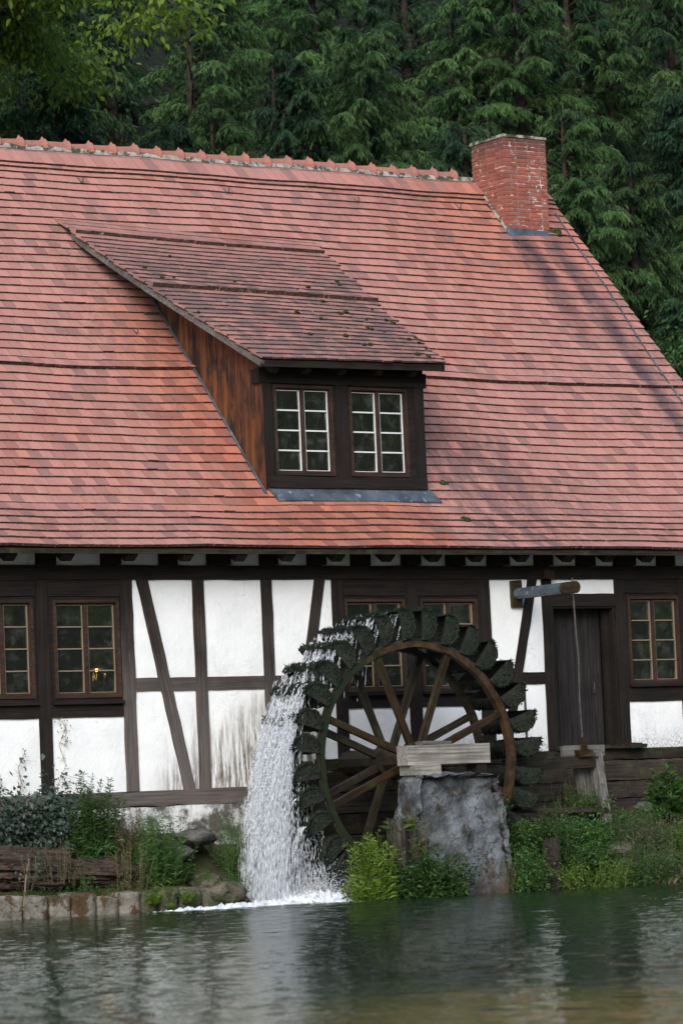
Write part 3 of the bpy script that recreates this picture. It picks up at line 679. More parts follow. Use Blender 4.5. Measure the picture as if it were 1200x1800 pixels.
# ------------------------------------------------------------------ chimney
ZC0, ZC1 = 9.8, 11.78
mb = MB(); e_ = .008; mb.box(CX0+e_, CX1-e_, CY0+e_, CY1-e_, ZC0, ZC1-.01)
chim = mb.build('chimney', M['mortar'], house)
BH, BL, BD, J = .0665, .235, .115, .017
bme = {}
def brick(x0, x1, y0, y1, z):
    key = (round(x1-x0, 3), round(y1-y0, 3), random.randrange(3))
    if key not in bme:
        mb = MB(); mb.box(-(x1-x0)/2, (x1-x0)/2, -(y1-y0)/2, (y1-y0)/2, -(BH-J)/2, (BH-J)/2, jit=.002); bme[key] = mesh_py('brick', mb.V, mb.F, M['brick'])
    obj('brick', bme[key], chim, ((x0+x1)/2+random.uniform(-.0015, .0015), (y0+y1)/2+random.uniform(-.0015, .0015), z+BH/2))
def run(a, b, off):
    out = []; p = a
    first = True
    while p < b-.02:
        q = min(b, p+(off if first and off else BL)); first = False
        if b-q < .05: q = b
        out.append((p, q-J if q < b else q)); p = q
    return out
z = 9.98; k = 0
while z < ZC1-.03:
    ev = k % 2 == 0
    fa, fb = (CX0, CX1) if ev else (CX0+BD+J, CX1-BD-J)
    sa, sb = (CY0+BD+J, CY1-BD-J) if ev else (CY0, CY1)
    for a, b in run(fa, fb, 0 if ev else .12): brick(a, b, CY0, CY0+BD, z); brick(a, b, CY1-BD, CY1, z)
    for a, b in run(sa, sb, 0 if not ev else .12): brick(CX0, CX0+BD, a, b, z); brick(CX1-BD, CX1, a, b, z)
    z += BH; k += 1
V, F = [], []
mb = MB(); mb.box(CX0-.015, CX1+.015, CY0-.015, CY1+.015, z, z+.045, jit=.006); mb.build('chimney_cap', M['moss_mortar'], chim)
mb = MB()
a, b = RP(CX0, 7.50, .02), RP(CX0, 7.70, .05)
mb.add([(CX0-.03, CY0-.10, 10.14), (CX1+.02, CY0-.10, 10.14), (CX1+.02, CY0-.013, 10.30), (CX0-.03, CY0-.013, 10.32), (CX0-.04, CY0-.005, 10.0), (CX1+.02, CY0-.005, 10.0)], [(0, 1, 2, 3), (0, 3, 4), (1, 5, 2)])
mb.build('chimney_flashing', M['zinc'], chim)
mb = MB(); V = []
for y in np.linspace(CY0-.05, CY1, 8):   # stepped mortar fillet on the left side
    zz = ZK+(y-YK)*math.tan(P1); V += [(CX0-.03, y, zz+.05), (CX0-.004, y, zz+.085+.02*random.random())]
mb.add(V, [(2*i, 2*i+1, 2*i+3, 2*i+2) for i in range(7)]); mb.F = [f[::-1] for f in mb.F]
mb.build('chimney_fillet', M['moss_mortar'], chim)
q = onY(857, 232, CY1-.05); mb = MB(); mb.tube([(0, 0, -.1), (0, 0, .25), (-.012, 0, .5)], .006, 5); mb.build('lightning_rod', M['iron'], chim, q)
# ------------------------------------------------------------------ windows and door
def window(bx0, bx1, z0, z1, sx0, sx1, sz0, sz1, y=0.0, casing='timber_black', sashm='frame_brown', barm='putty', sill=True, name='window', mid=.05, bar=.016):
    mb = MB(); yf, yb = y-.004, y+.14
    mb.box(bx0, sx0, yf, yb, z0, z1); mb.box(sx1, bx1, yf, yb, z0, z1)
    mb.box(sx0, sx1, yf+.002, yb, sz1, z1); mb.box(sx0, sx1, yf+.002, yb, z0, sz0)
    t = .03      # raised moulding round the opening
    mb.box(sx0-t, sx0+.008, yf-.018, yf+.05, sz0-t, sz1+t, 1); mb.box(sx1-.008, sx1+t, yf-.018, yf+.05, sz0-t, sz1+t, 1)
    mb.box(sx0+.008, sx1-.008, yf-.016, yf+.05, sz1-.008, sz1+t, 1); mb.box(sx0+.008, sx1-.008, yf-.016, yf+.05, sz0-t, sz0+.008, 1)
    cx, cz = (sx0+sx1)/2, (sz0+sz1)/2
    mb.V = [(a-cx, b, c-cz) for a, b, c in mb.V]
    w_ = mb.build(name, [M[casing], M[sashm]], house, (cx, 0, cz))
    hw = (sx1-sx0)/2; hz = (sz1-sz0)/2
    for sgn in (-1, 1):
        a, b = (-hw, -mid*.1) if sgn < 0 else (mid*.1, hw)
        s = MB(); fw = .032; ys, ye = y+.022, y+.06
        s.box(a, a+fw, ys, ye, -hz, hz, 0); s.box(b-fw, b, ys, ye, -hz, hz, 0); s.box(a+fw, b-fw, ys+.001, ye, hz-fw, hz, 0); s.box(a+fw, b-fw, ys+.001, ye, -hz, -hz+fw*1.2, 0)
        i0, i1, j0, j1 = a+fw, b-fw, -hz+fw*1.2, hz-fw     # thin putty fillet round the glass
        pt = .008
        s.box(i0, i0+pt, ys+.004, ye, j0, j1, 1); s.box(i1-pt, i1, ys+.004, ye, j0, j1, 1); s.box(i0+pt, i1-pt, ys+.005, ye, j0, j0+pt, 1); s.box(i0+pt, i1-pt, ys+.005, ye, j1-pt, j1, 1)
        s.build('sash', [M[sashm], M[barm]], w_)
        ph = (j1-j0)/4
        for k in range(1, 4):
            m = MB(); m.box(i0+pt, i1-pt, ys+.006, ye-.002, j0+k*ph-bar/2, j0+k*ph+bar/2); m.build('glazing_bar', M[barm], w_)
        for k in range(4):
            m = MB(); m.box(-(i1-i0)/2, (i1-i0)/2, -.0015, .0015, -ph/2+bar*.4, ph/2-bar*.4)
            m.build('pane', M['glass'], w_, ((i0+i1)/2, y+.048, j0+(k+.5)*ph), (random.gauss(0, .02), 0, random.gauss(0, .02)))
    m = MB(); m.box(-.022, .022, y+.006, y+.05, -hz, hz); m.build('centre_strip', M[sashm], w_)
    if sill:
        m = MB(); m.box(bx0-cx+.01, bx1-cx-.01, y-.075, y+.02, z0-cz+.0, z0-cz+.04, jit=.002); m.build('sill', M['timber_black'], w_)
    return w_
def win_px(i, x0, x1, yt, yb, zrail, label=None):
    y = .02; sx0, sz1 = XZ(x0, yt, y); sx1, _ = XZ(x1, yt, y); _, sz0 = XZ((x0+x1)/2, yb, y)
    bx0, bx1 = E[i][1]+gap, E[i+1][0]-gap
    lz = sz1+.075
    timber('lintel', house, (bx0, (lz+zt)/2), (bx1, (lz+zt)/2), zt-lz-.002, -.02, .2, 'timber_black')
    return window(bx0, bx1, zrail+.002, lz-.002, sx0, sx1, sz0, sz1, .0)
win_px(0, -50, 52, 1059, 1225, zwl1); win_px(1, 94, 203, 1059, 1223, zwl1)
win_px(5, 606, 705, 1057, 1212, zwm1); win_px(6, 739, 832, 1057, 1210, zwm1); win_px(9, 1102, 1186, 1052, 1199, zwr1)
# door: deep-set planks
dx0, dx1 = E[8][1]+gap, E[9][0]-gap; dz0, dz1 = Z_SR1, zd0-.002
mb = MB(); mb.box(dx0, dx1, .30, .34, dz0, dz1); mb.box(dx0, dx0+.03, .0, .30, dz0, dz1); mb.box(dx1-.03, dx1, .0, .30, dz0, dz1); mb.box(dx0+.03, dx1-.03, .0, .30, dz1-.03, dz1)
mb.box(dx1-.10, dx1-.03, .14, .20, dz0, dz1-.03)
door = mb.build('door', M['timber_black'], house)
n = 5; pw = (dx1-dx0-.13)/n
for i in range(n):
    L = dz1-dz0-.05
    pl = timber('plank', door, (dx0+.03+pw*(i+.5), dz0+.01), (dx0+.03+pw*(i+.5), dz1-.035), pw-.008, .235+random.uniform(-.006, .006), .05, 'door_wood', jit=.002)
mb = MB(); mb.tube([(0, 0, 0), (0, -.05, 0), (0, -.05, -.14), (0, 0, -.14)], .010, 5); mb.build('handle', M['iron'], door, (dx1-.28, .235, dz0+.95))
timber('threshold', house, (dx0-.1, Z_SR1+.03), (dx1+.35, Z_SR1+.03), .055, -.16, .25, 'wet_dark')

# ------------------------------------------------------------------ dormer
DY = .50; DZ0, DZ1 = 5.64, 7.22
def dz_(px, py): return XZ(px, py, DY)
eL = onY(462, 632, .12); eR = onY(783, 641, .12); tL = np.array([-1.78, 4.50, 9.99]); tR = np.array([2.56, 4.36, 9.84])
DLEN = np.linalg.norm(tL-eL)
ndm = np.cross(eR-eL, tL-eL); ndm /= np.linalg.norm(ndm)
if ndm[2] < 0: ndm = -ndm
def DP(u, s, h=0.0):
    """u 0..1 across, s metres up from the eave"""
    u, s, h = np.broadcast_arrays(np.asarray(u, float), np.asarray(s, float), np.asarray(h, float)); t = (s/DLEN)[..., None]
    a = eL+(tL-eL)*t; b = eR+(tR-eR)*t; p = a+(b-a)*u[..., None]
    hh = h+.02*np.sin(u*3.0+.5)*np.sin(s*1.1)+.10*np.clip((s/DLEN-.80)/.2, 0, 1)**2*0-.05*np.sin(np.clip(s/DLEN, 0, 1)*PI)
    hh = hh*(1-.75*np.clip((s/DLEN-.86)/.14, 0, 1))
    return p+ndm*hh[..., None]
WID = np.linalg.norm(eR-eL); 
# under-boarding
nu, ns = 10, 14
UUg, SSg = np.meshgrid(np.linspace(0.004, .996, nu), np.linspace(.02, DLEN, ns), indexing='ij')
top = DP(UUg, SSg, -.012).reshape(-1, 3); bot = DP(UUg, SSg, -.075).reshape(-1, 3); Fq = grid_faces(nu, ns).tolist(); T = nu*ns
Fs = [tuple(f) for f in Fq]+[tuple(T+q for q in f[::-1]) for f in Fq]
for j in range(ns-1): Fs += [(j, j+1, T+j+1, T+j), ((nu-1)*ns+j+1, (nu-1)*ns+j, T+(nu-1)*ns+j, T+(nu-1)*ns+j+1)]
for i in range(nu-1): Fs += [(i*ns, T+i*ns, T+(i+1)*ns, (i+1)*ns)]
droof = obj('dormer_roof', mesh_py('dormer_roof', np.concatenate([top, bot]), Fs, M['deck']), house)
dc = []; s = 0.0; k = 0
while s < DLEN-.02:
    lf = .045 if (abs(s/DLEN-.50) < .018 or abs(s/DLEN-.88) < .018) else 0
    dc.append((s, .162, -.006+.004*math.sin(k*2.1), 1.006+.010*math.sin(k*1.3), lf, None)); s += .162; k += 1
dV, dT = tile_block(DP, dc, TW/WID, edge_lift=.034) if False else (None, None)
def DPx(u, s, h=0.0): return DP(u, s, h)
# widths here are fractions of the dormer's breadth, so jitter is scaled through the helper
def tile_block_u(courses, twu):
    Vs, tint = [], []
    for k, (s0, ex, xa, xb, lift, _) in enumerate(courses):
        n = int((xb-xa)/twu)+2; x = xa-(.5*twu if k % 2 else 0)+np.arange(n)*twu; x1 = np.minimum(x+twu*.975, xb); x0 = np.maximum(x, xa)
        ok = (x1-x0) > .012; x0, x1 = x0[ok], x1[ok]; n = len(x0)
        ds = RNG.normal(0, .004, n); dh = np.abs(RNG.normal(0, .003, n)); tw_ = RNG.normal(0, .004, n); lo = .042+lift+dh; up = ex+.10; z = 0*dh
        q = [DP(x0, s0+ds-tw_/2, lo), DP(x1, s0+ds+tw_/2, lo), DP(x1, s0+up, z+.012), DP(x0, s0+up, z+.012), DP(x0, s0+ds-tw_/2, lo-.027-lift*.8), DP(x1, s0+ds+tw_/2, lo-.027-lift*.8), DP(x1, s0+up, z-.006), DP(x0, s0+up, z-.006)]
        Vs.append(np.stack(q, 1)); tint.append(RNG.random(n))
    return np.concatenate(Vs), np.concatenate(tint)
dV, dT = tile_block_u(dc, TW/WID)
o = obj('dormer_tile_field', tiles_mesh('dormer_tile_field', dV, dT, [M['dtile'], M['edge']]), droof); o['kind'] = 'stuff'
# left verge: bright under-edge tiles and the grey barge board
mb = MB(); ss = np.linspace(.0, DLEN*.90, 26)
for a, b in zip(ss[:-1], ss[1:]):
    pass
V = []
for s in ss: V += [DP(.012, s, -.02), DP(.0, s, -.02), DP(.0, s, -.105), DP(.012, s, -.105)]
mb.add(V, [(i*4+j, i*4+(j+1) % 4, (i+1)*4+(j+1) % 4, (i+1)*4+j) for i in range(25) for j in range(4)]+[(0, 1, 2, 3), (103, 102, 101, 100)])
mb.F = [f[::-1] for f in mb.F]
bo = mb.build('barge_board', M['weathered'], house)
mb = MB(); V = []
for s in ss: V += [DP(.985, s, -.02), DP(.997, s, -.02), DP(.997, s, -.11), DP(.985, s, -.11)]
mb.add(V, [(i*4+j, i*4+(j+1) % 4, (i+1)*4+(j+1) % 4, (i+1)*4+j) for i in range(25) for j in range(4)]+[(0, 1, 2, 3), (103, 102, 101, 100)])
mb.build('barge_board', M['timber_black'], house)
for i in range(34):     # moss cushions on the dormer tiles
    u = min(.99, random.betavariate(4, 1.2) if i % 3 else random.random()); s = random.uniform(.1, DLEN*.8); r_ = random.uniform(.018, .042)
    V, F = clump(r_*1.4, r_, r_*.6, i, 8, 5); obj('moss_clump', mesh_py('moss_clump', V, F, M['moss'], True), droof, DP(u, s, .05), (.5, 0, random.random()))
# eave gutter board, rafter feet
mb = MB(); a = DP(0, .03, -.03); b = DP(1, .03, -.03)
mb.add([a+[0, -.01, -.01], b+[0, -.01, -.01], b+[0, -.01, -.075], a+[0, -.01, -.075], a+[0, .03, -.01], b+[0, .03, -.01], b+[0, .03, -.075], a+[0, .03, -.075]], [(0, 3, 2, 1), (4, 5, 6, 7), (0, 1, 5, 4), (3, 7, 6, 2), (0, 4, 7, 3), (1, 2, 6, 5)])
mb.build('dormer_eave_board', M['timber_black'], house)
for u in (.10, .27, .46, .66, .85):
    p = DP(u, .07, -.09); mb = MB(); V = []
    for sx in (-.05, .05): V += [(sx, 0, .03), (sx, 0, -.05), (sx, .10, -.11), (sx, .45, .08), (sx, .45, .22)]
    mb.add(V, [(0, 1, 2, 3, 4), (9, 8, 7, 6, 5)]+[(i, i+5, (i+1) % 5+5, (i+1) % 5) for i in range(5)]); mb.build('dormer_rafter_foot', M['timber_black'], house, p)
# front frame: head, sill, three posts
zh = DZ1+.0
timber('dormer_head', house, (DX0-.06, zh-.0), (DX1+.06, zh-.0), .20, DY-.03, .2, 'timber_black')
timber('dormer_plate', house, (DX0, zh+.19), (DX1, zh+.19), .17, DY+.02, .2, 'timber_black')
x_a, x_b = dz_(484, 680)[0], dz_(576, 680)[0]; x_c, x_d = dz_(617, 685)[0], dz_(707, 685)[0]
pz0, pz1 = 5.85, zh-.102
timber('dormer_post', house, (DX0+.07, pz0-.1), (DX0+.07, pz1), .14, DY-.02, .18, 'timber_black')
timber('dormer_post', house, (DX1-.07, pz0-.1), (DX1-.07, pz1), .14, DY-.02, .18, 'timber_black')
xm = (x_b+x_c)/2+.01; timber('dormer_post', house, (xm, pz0), (xm, pz1), .17, DY-.018, .18, 'timber_black')
timber('dormer_sill', house, (DX0+.02, pz0-.085), (DX1-.02, pz0-.085), .16, DY-.075, .25, 'weathered' if False else 'timber_black')
sz1, sz0 = dz_(530, 682)[1], dz_(532, 832)[1]
window(DX0+.142, xm-.087, pz0+.002, pz1-.002, x_a-.02, x_b+.03, sz0, sz1, DY, 'timber_black', 'frame_brown', 'paint_white', False, 'dormer_window', bar=.02)
window(xm+.087, DX1-.142, pz0+.002, pz1-.002, x_c-.02, x_d+.03, sz0, sz1, DY, 'timber_black', 'frame_brown', 'paint_white', False, 'dormer_window', bar=.02)
# zinc apron below the sill
q0, q1, q2, q3 = RP(-.86, 1.43, .085), RP(1.78, 1.43, .085), RP(1.90, 1.135, .075), RP(-.80, 1.135, .075)
mb = MB(); dn = np.array([0, .01, -.02]); mb.add([q0, q1, q2, q3, q0+dn, q1+dn, q2+dn, q3+dn], [(3, 2, 1, 0), (4, 5, 6, 7), (2, 3, 7, 6), (0, 4, 7, 3), (1, 2, 6, 5)])
mb.build('zinc_apron', M['zinc'], house)
# cheeks: upright boards cut to the two slopes
def cheek(xc, sgn, mat, uu):
    mbk = MB(); y = DY+.15; n = 0
    # backing sheet
    zr = lambda y: ZK+(y-YK)*math.tan(P1)+.02
    def zt_(y):
        s = (y-eL[1])/(tL[1]-eL[1])*DLEN; return DP(uu, s, -.08)[2]
    ysq = np.linspace(DY+.02, 3.85, 12); V = []
    for yy in ysq: V += [(0, yy, zr(yy)-.1), (0, yy, max(zr(yy)-.1, zt_(yy)))]
    mbk.add(V, [(2*i, 2*i+1, 2*i+3, 2*i+2) for i in range(11)]); V2 = [(v[0]-sgn*.02, v[1], v[2]) for v in V]; mbk.add(V2, [(2*i, 2*i+2, 2*i+3, 2*i+1) for i in range(11)])
    ck = mbk.build('dormer_cheek', M['deck'], house, (xc, 0, 0))
    y = DY-.018
    while y < 3.8:
        wd = random.uniform(.11, .19); y1 = min(y+wd, 3.85); a0, a1 = zr(y), zr(y1-.006); b0, b1 = zt_(y), zt_(y1-.006)
        if b1 > a1+.02:
            pr = sgn*random.uniform(.014, .026); c = np.array([0, (y+y1)/2, (a0+b0)/2]); m = MB()
            m.add([(0, y-c[1], a0-c[2]), (0, y1-.006-c[1], a1-c[2]), (0, y1-.006-c[1], b1-c[2]), (0, y-c[1], b0-c[2]), (pr, y-c[1], a0-c[2]), (pr, y1-.006-c[1], a1-c[2]), (pr, y1-.006-c[1], b1-c[2]), (pr, y-c[1], b0-c[2])], [(4, 7, 6, 5), (0, 1, 2, 3), (0, 4, 5, 1), (1, 5, 6, 2), (2, 6, 7, 3), (3, 7, 4, 0)])
            m.build('board', M[mat], ck, c)
        y = y1
    return ck
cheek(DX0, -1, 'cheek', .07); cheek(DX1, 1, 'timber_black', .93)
# thin lead strip where the left cheek meets the tiles
mb = MB(); pts = [RP(DX0-.045, s, .055) for s in np.linspace(1.3, 6.1, 14)]; mb.tube(pts, .02, 4); mb.build('cheek_flashing', M['zinc'], house)

# lamp glowing inside the left window
lp = onY(170, 1178, 1.6)
lamp = empty('hanging_lamp', lp); tag(lamp, 'small warm lamp glowing inside the left ground-floor window', 'lamp')
V, F = clump(.022, .022, .022, 1, 10, 8, 0); t = NT('lamp_glow'); t.b.inputs['Emission Color'].default_value = (1, .42, .10, 1); t.b.inputs['Emission Strength'].default_value = 5; M['glow'] = t.fin((1, .6, .3), .5)
obj('bulb', mesh_py('bulb', V, F, M['glow'], True), lamp)
mb = MB(); mb.tube([(0, 0, .02), (0, 0, .05)], [.10, .03], 12); mb.tube([(0, 0, .05), (0, 0, 4.44-lp[2])], .006, 5); mb.build('lamp_shade', M['iron'], lamp)
ld = bpy.data.lights.new('lamp_light', 'POINT'); ld.energy = 1.5; ld.color = (1, .55, .2); ld.shadow_soft_size = .05
lo = bpy.data.objects.new('lamp_light', ld); COL.objects.link(lo); lo.parent = lamp; lo.location = (0, 0, -.08)

# ------------------------------------------------------------------ lower walls
def rough_block(x0, x1, y0, y1, z0, z1, amp=.02, step=.1, seed=0, taper=(0, 0), name='block', mat='rock', parent=None, top_in=0.0):
    """rough-faced block: front/top/side faces gridded and roughened"""
    nx, ny, nzv = [max(2, int(q/step)) for q in (x1-x0, y1-y0, z1-z0)]
    import bmesh
    bm = bmesh.new(); bmesh.ops.create_cube(bm, size=1)
    me = bpy.data.meshes.new(name)
    V = {}; Vl = []; Fl = []
    def vid(i, j, k):
        if (i, j, k) not in V:
            V[(i, j, k)] = len(Vl); t = k/nzv; x = x0+(x1-x0)*i/nx; y = y0+(y1-y0)*j/ny; z = z0+(z1-z0)*k/nzv
            x += (taper[0]*t if i == 0 else 0)-(taper[1]*t if i == nx else 0); 
            if 0 < i < nx: x += taper[0]*t*(1-i/nx)-taper[1]*t*(i/nx)
            if j == 0: y += top_in*t
            h = amp*(nz(np.float64(x*4+seed), np.float64(z*4-seed+y*3), seed)+.6*nz(np.float64(x*11), np.float64(z*11+y*9), seed+2))
            e = (i in (0, nx))+(j in (0, ny))+(k in (0, nzv))
            y2 = y+(h if j == 0 else -h if j == ny else 0); x2 = x+(h if i == 0 else -h if i == nx else 0); z2 = z+(h*.7 if k == nzv else 0)
            if e >= 2: sh = amp*.8; y2 += sh if j == 0 else 0; x2 += (sh if i == 0 else -sh if i == nx else 0); z2 -= sh if k == nzv else 0
            Vl.append((x2, y2, z2))
        return V[(i, j, k)]
    for i in range(nx):
        for k in range(nzv): Fl.append((vid(i, 0, k), vid(i+1, 0, k), vid(i+1, 0, k+1), vid(i, 0, k+1))); Fl.append((vid(i, ny, k+1), vid(i+1, ny, k+1), vid(i+1, ny, k), vid(i, ny, k)))
    for j in range(ny):
        for k in range(nzv): Fl.append((vid(0, j, k+1), vid(0, j+1, k+1), vid(0, j+1, k), vid(0, j, k))); Fl.append((vid(nx, j, k), vid(nx, j+1, k), vid(nx, j+1, k+1), vid(nx, j, k+1)))
    for i in range(nx):
        for j in range(ny): Fl.append((vid(i, j, nzv), vid(i+1, j, nzv), vid(i+1, j+1, nzv), vid(i, j+1, nzv))); Fl.append((vid(i, j+1, 0), vid(i+1, j+1, 0), vid(i+1, j, 0), vid(i, j, 0)))
    bm.free()
    c = np.array([(x0+x1)/2, (y0+y1)/2, z0]); Vl = np.array(Vl)-c
    return obj(name, mesh_py(name, Vl, Fl, M[mat], True), parent, c)
rough_block(XL, -1.55, -.14, .2, .2, Z_SL0-.002, .014, .14, 1, name='plinth_wall', mat='plinth', parent=house)
rough_block(-1.548, XSPLIT, -.12, .2, -.8, Z_SL0-.002, .014, .14, 3, name='plinth_wall', mat='pitwall', parent=house)
rough_block(XSPLIT+.002, 1.8, -.10, .2, -.8, Z_SR0-.002, .014, .14, 2, name='plinth_wall', mat='pitwall', parent=house)
rough_block(1.802, XR, -.16, .2, .2, Z_SR0-.002, .02, .14, 5, name='plinth_wall', mat='pitwall', parent=house)
# timber planking of the mill race on the right, below the ledge
race = empty('race_planking', (2.5, -.6, 1.0)); tag(race, 'dark mossy horizontal planks retaining the bank below the door', 'retaining wall')
zt0 = 1.80
for k in range(4):
    hgt = (.27, .24, .26, .22)[k]
    o = timber('plank', race, (1.25-2.5, zt0-hgt/2-1.0), (7.4-2.5, zt0-hgt/2-1.0), hgt-.012, .15+.014*k, .1, 'old_plank', seg=30, jit=.012)
    zt0 -= hgt
# ================================================================== WATER WHEEL
HUB = np.array([-.19, -1.85, 1.91]); WD = .76       # front face at HUB.y, wheel runs WD deep towards the house
R_IN, R_RIM, R_OUT = 1.465, 1.545, 1.97; NB = 32
wheel = empty('waterwheel', HUB); tag(wheel, 'large moss-covered wooden water wheel with brown rim and spokes', 'water wheel')
def ring(r0, r1, y0, y1, n=96, mat='wet_wood', name='rim', wob=.006):
    V = []; 
    for i in range(n):
        a = 2*PI*i/n; w_ = wob*math.sin(5*a)+wob*.7*math.sin(17*a+1)
        for (r, y) in ((r0+w_, y0), (r1+w_, y0), (r1+w_, y1), (r0+w_, y1)): V.append((math.sin(a)*r, y, math.cos(a)*r))
    F = [(i*4+j, i*4+(j+1) % 4, ((i+1) % n)*4+(j+1) % 4, ((i+1) % n)*4+j) for i in range(n) for j in range(4)]
    return obj(name, mesh_py(name, V, F, M[mat]), wheel)
ring(R_IN, R_RIM, 0, .10, mat='rim'); ring(R_IN, R_RIM, WD-.10, WD, mat='wet_dark'); ring(R_RIM+.002, R_RIM+.03, .012, .05, name='rim_band', mat='wet_dark')
def spoke(ang, y, mat, wd=.088):
    L = R_IN+.02; V = []; n = 8
    for i in range(n+1):
        r = .05+(L-.05)*i/n; w_ = wd*(.5+.03*random.uniform(-1, 1))
        for (x, yy) in ((-w_, -.035), (w_, -.035), (w_, .035), (-w_, .035)): V.append((r, yy, x))
    F = [(i*4+j, i*4+(j+1) % 4, (i+1)*4+(j+1) % 4, (i+1)*4+j) for i in range(n) for j in range(4)]+[(3, 2, 1, 0), (n*4, n*4+1, n*4+2, n*4+3)]
    return obj('spoke', mesh_py('spoke', V, F, M[mat]), wheel, (0, y, 0), (0, -ang, 0))
for k in range(8):
    a = math.radians(22.5+45*k); spoke(a, .065, 'wet_wood'); spoke(a, WD-.06, 'wet_dark')
mb = MB(); n = 8
mb.tube([(0, -.06, 0), (0, WD+.9, 0)], .17, 10); mb.tube([(0, -.02, 0), (0, .15, 0)], .24, 8); mb.tube([(0, WD-.14, 0), (0, WD+.02, 0)], .24, 8); mb.tube([(0, -.42, 0), (0, -.05, 0)], .06, 10)
mb.build('axle', M['wet_dark'], wheel)
# one bucket: a half-round scoop between rim and tip, open anticlockwise
def arc_pt(q, k=1.0):       # q 0..1 from rim to tip, at the twelve o'clock position
    a = PI*q; r = R_RIM+.012+(R_OUT-R_RIM-.012)*(.5-.5*math.cos(a)); x = .235*k*math.sin(a)**.8-.02
    return x, r
def bucket_mesh():
    V = []; nq, ny = 12, 6
    for j in range(ny+1):
        y = -.03+(WD+.06)*j/ny
        for i in range(nq+1):
            x, r = arc_pt(i/nq); w_ = .010*math.sin(i*1.7+j*2.3); V.append((x+w_, y, r+w_))
        for i in range(nq+1):
            x, r = arc_pt(i/nq, .86); c = .02*(1-2*i/nq); V.append((x-.004, y, r+c))
    m = 2*(nq+1); F = []
    for j in range(ny):
        for i in range(nq):
            a = j*m+i; F.append((a, a+1, a+m+1, a+m)); b = j*m+nq+1+i; F.append((b, b+m, b+m+1, b+1))
        for e0, e1 in ((0, nq+1), (nq, 2*nq+1)): F.append((j*m+e0, (j+1)*m+e0, (j+1)*m+e1, j*m+e1))
    for j in (0, ny):
        for i in range(nq): F.append((j*m+i, j*m+nq+1+i, j*m+nq+2+i, j*m+i+1))
    return mesh_py('bucket', V, F, M['bucket'], True)
BM = bucket_mesh()
def end_mesh():
    P = [arc_pt(i/12, .95) for i in range(13)]; V = [(x, y, r) for y in (-.022, .008) for x, r in P]
    return mesh_py('end_board', V, [tuple(range(13)), tuple(range(25, 12, -1))]+[(i, 13+i, 14+i, i+1) for i in range(12)]+[(12, 25, 13, 0)], M['bucket'])
EM = end_mesh()
def moss_mesh(seed):
    r = np.random.default_rng(seed); n = 800; V = np.zeros((n, 3, 3)); q = r.uniform(.10, 1.0, n)**.9; y = r.uniform(-.04, WD+.04, n)
    front = r.random(n) < .2; y[front] = r.uniform(-.03, -.018, front.sum()); kk = np.ones(n); kk[front] = np.sqrt(r.uniform(.02, 1.0, front.sum()))
    for i in range(n):
        x, rr = arc_pt(q[i], kk[i]); a = PI*q[i]; nx_, nr = math.sin(a), -math.cos(a)*.8; L = r.uniform(.012, .034)*(1.9 if q[i] > .85 else 1)
        d = np.array([nx_*.6+r.normal(0, .35), r.normal(0, .4)-(.55 if front[i] else 0), nr*.7+r.normal(0, .35)]); d /= np.linalg.norm(d)
        b = np.array([x, y[i], rr]); sd_ = np.cross(d, r.normal(size=3)); sd_ /= np.linalg.norm(sd_)+1e-6
        V[i] = [b-sd_*.011, b+sd_*.011, b+d*L]
    return mesh_np('moss', V.reshape(-1, 3), np.arange(n*3).reshape(-1, 3), M['mossblade'], attrs={'tint': r.random(n)})
MM = [moss_mesh(i) for i in range(3)]
for k in range(NB):
    a = 2*PI*(k+.45)/NB; b = obj('bucket', BM, wheel, (0, 0, 0), (random.gauss(0, .006), a+random.gauss(0, .008), 0)); obj('moss', MM[k % 3], b)['kind'] = 'stuff'
    obj('end_board', EM, b); obj('end_board', EM, b, (0, WD+.015, 0))

# ------------------------------------------------------------------ pier and bearing
pier = rough_block(-1.12, .96, -2.60, -1.98, -.8, 1.70, .055, .05, 8, (.50, .40), 'stone_pier', 'bluestone', None, .22)
tag(pier, 'tapering blue-grey stone pier carrying the wheel bearing', 'pier')
def plank_box(name, x0, x1, y0, y1, z0, z1, mat, label, cat, rot=0.0, group=None):
    o = timber(name, None, (x0, (z0+z1)/2), (x1, (z0+z1)/2), z1-z0, y0, y1-y0, mat, jit=.004); tag(o, label, cat, group); return o
plank_box('bearing_beam', -.68, .63, -2.30, -2.06, 1.83, 2.085, 'pale_wood', 'thick pale squared beam lying on the stone pier', 'beam')
def blk(x0, x1, y0, y1, z0, z1, mat, name, label, cat):
    mb = MB(); mb.box(-(x1-x0)/2, (x1-x0)/2, -(y1-y0)/2, (y1-y0)/2, 0, z1-z0, jit=.006); o = mb.build(name, M[mat], None, ((x0+x1)/2, (y0+y1)/2, z0)); tag(o, label, cat); return o
blk(-.62, -.20, -2.36, -2.02, 1.70, 1.828, 'pale_wood', 'packing_block', 'pale packing block under the left end of the bearing beam', 'block')
blk(.44, .60, -2.26, -2.02, 1.70, 1.828, 'wet_dark', 'packing_block', 'dark packing block under the right end of the bearing beam', 'block')
blk(-.36, .10, -2.20, -2.02, 2.087, 2.135, 'weathered', 'bearing_cover', 'thin grey board lying on top of the bearing beam', 'board')

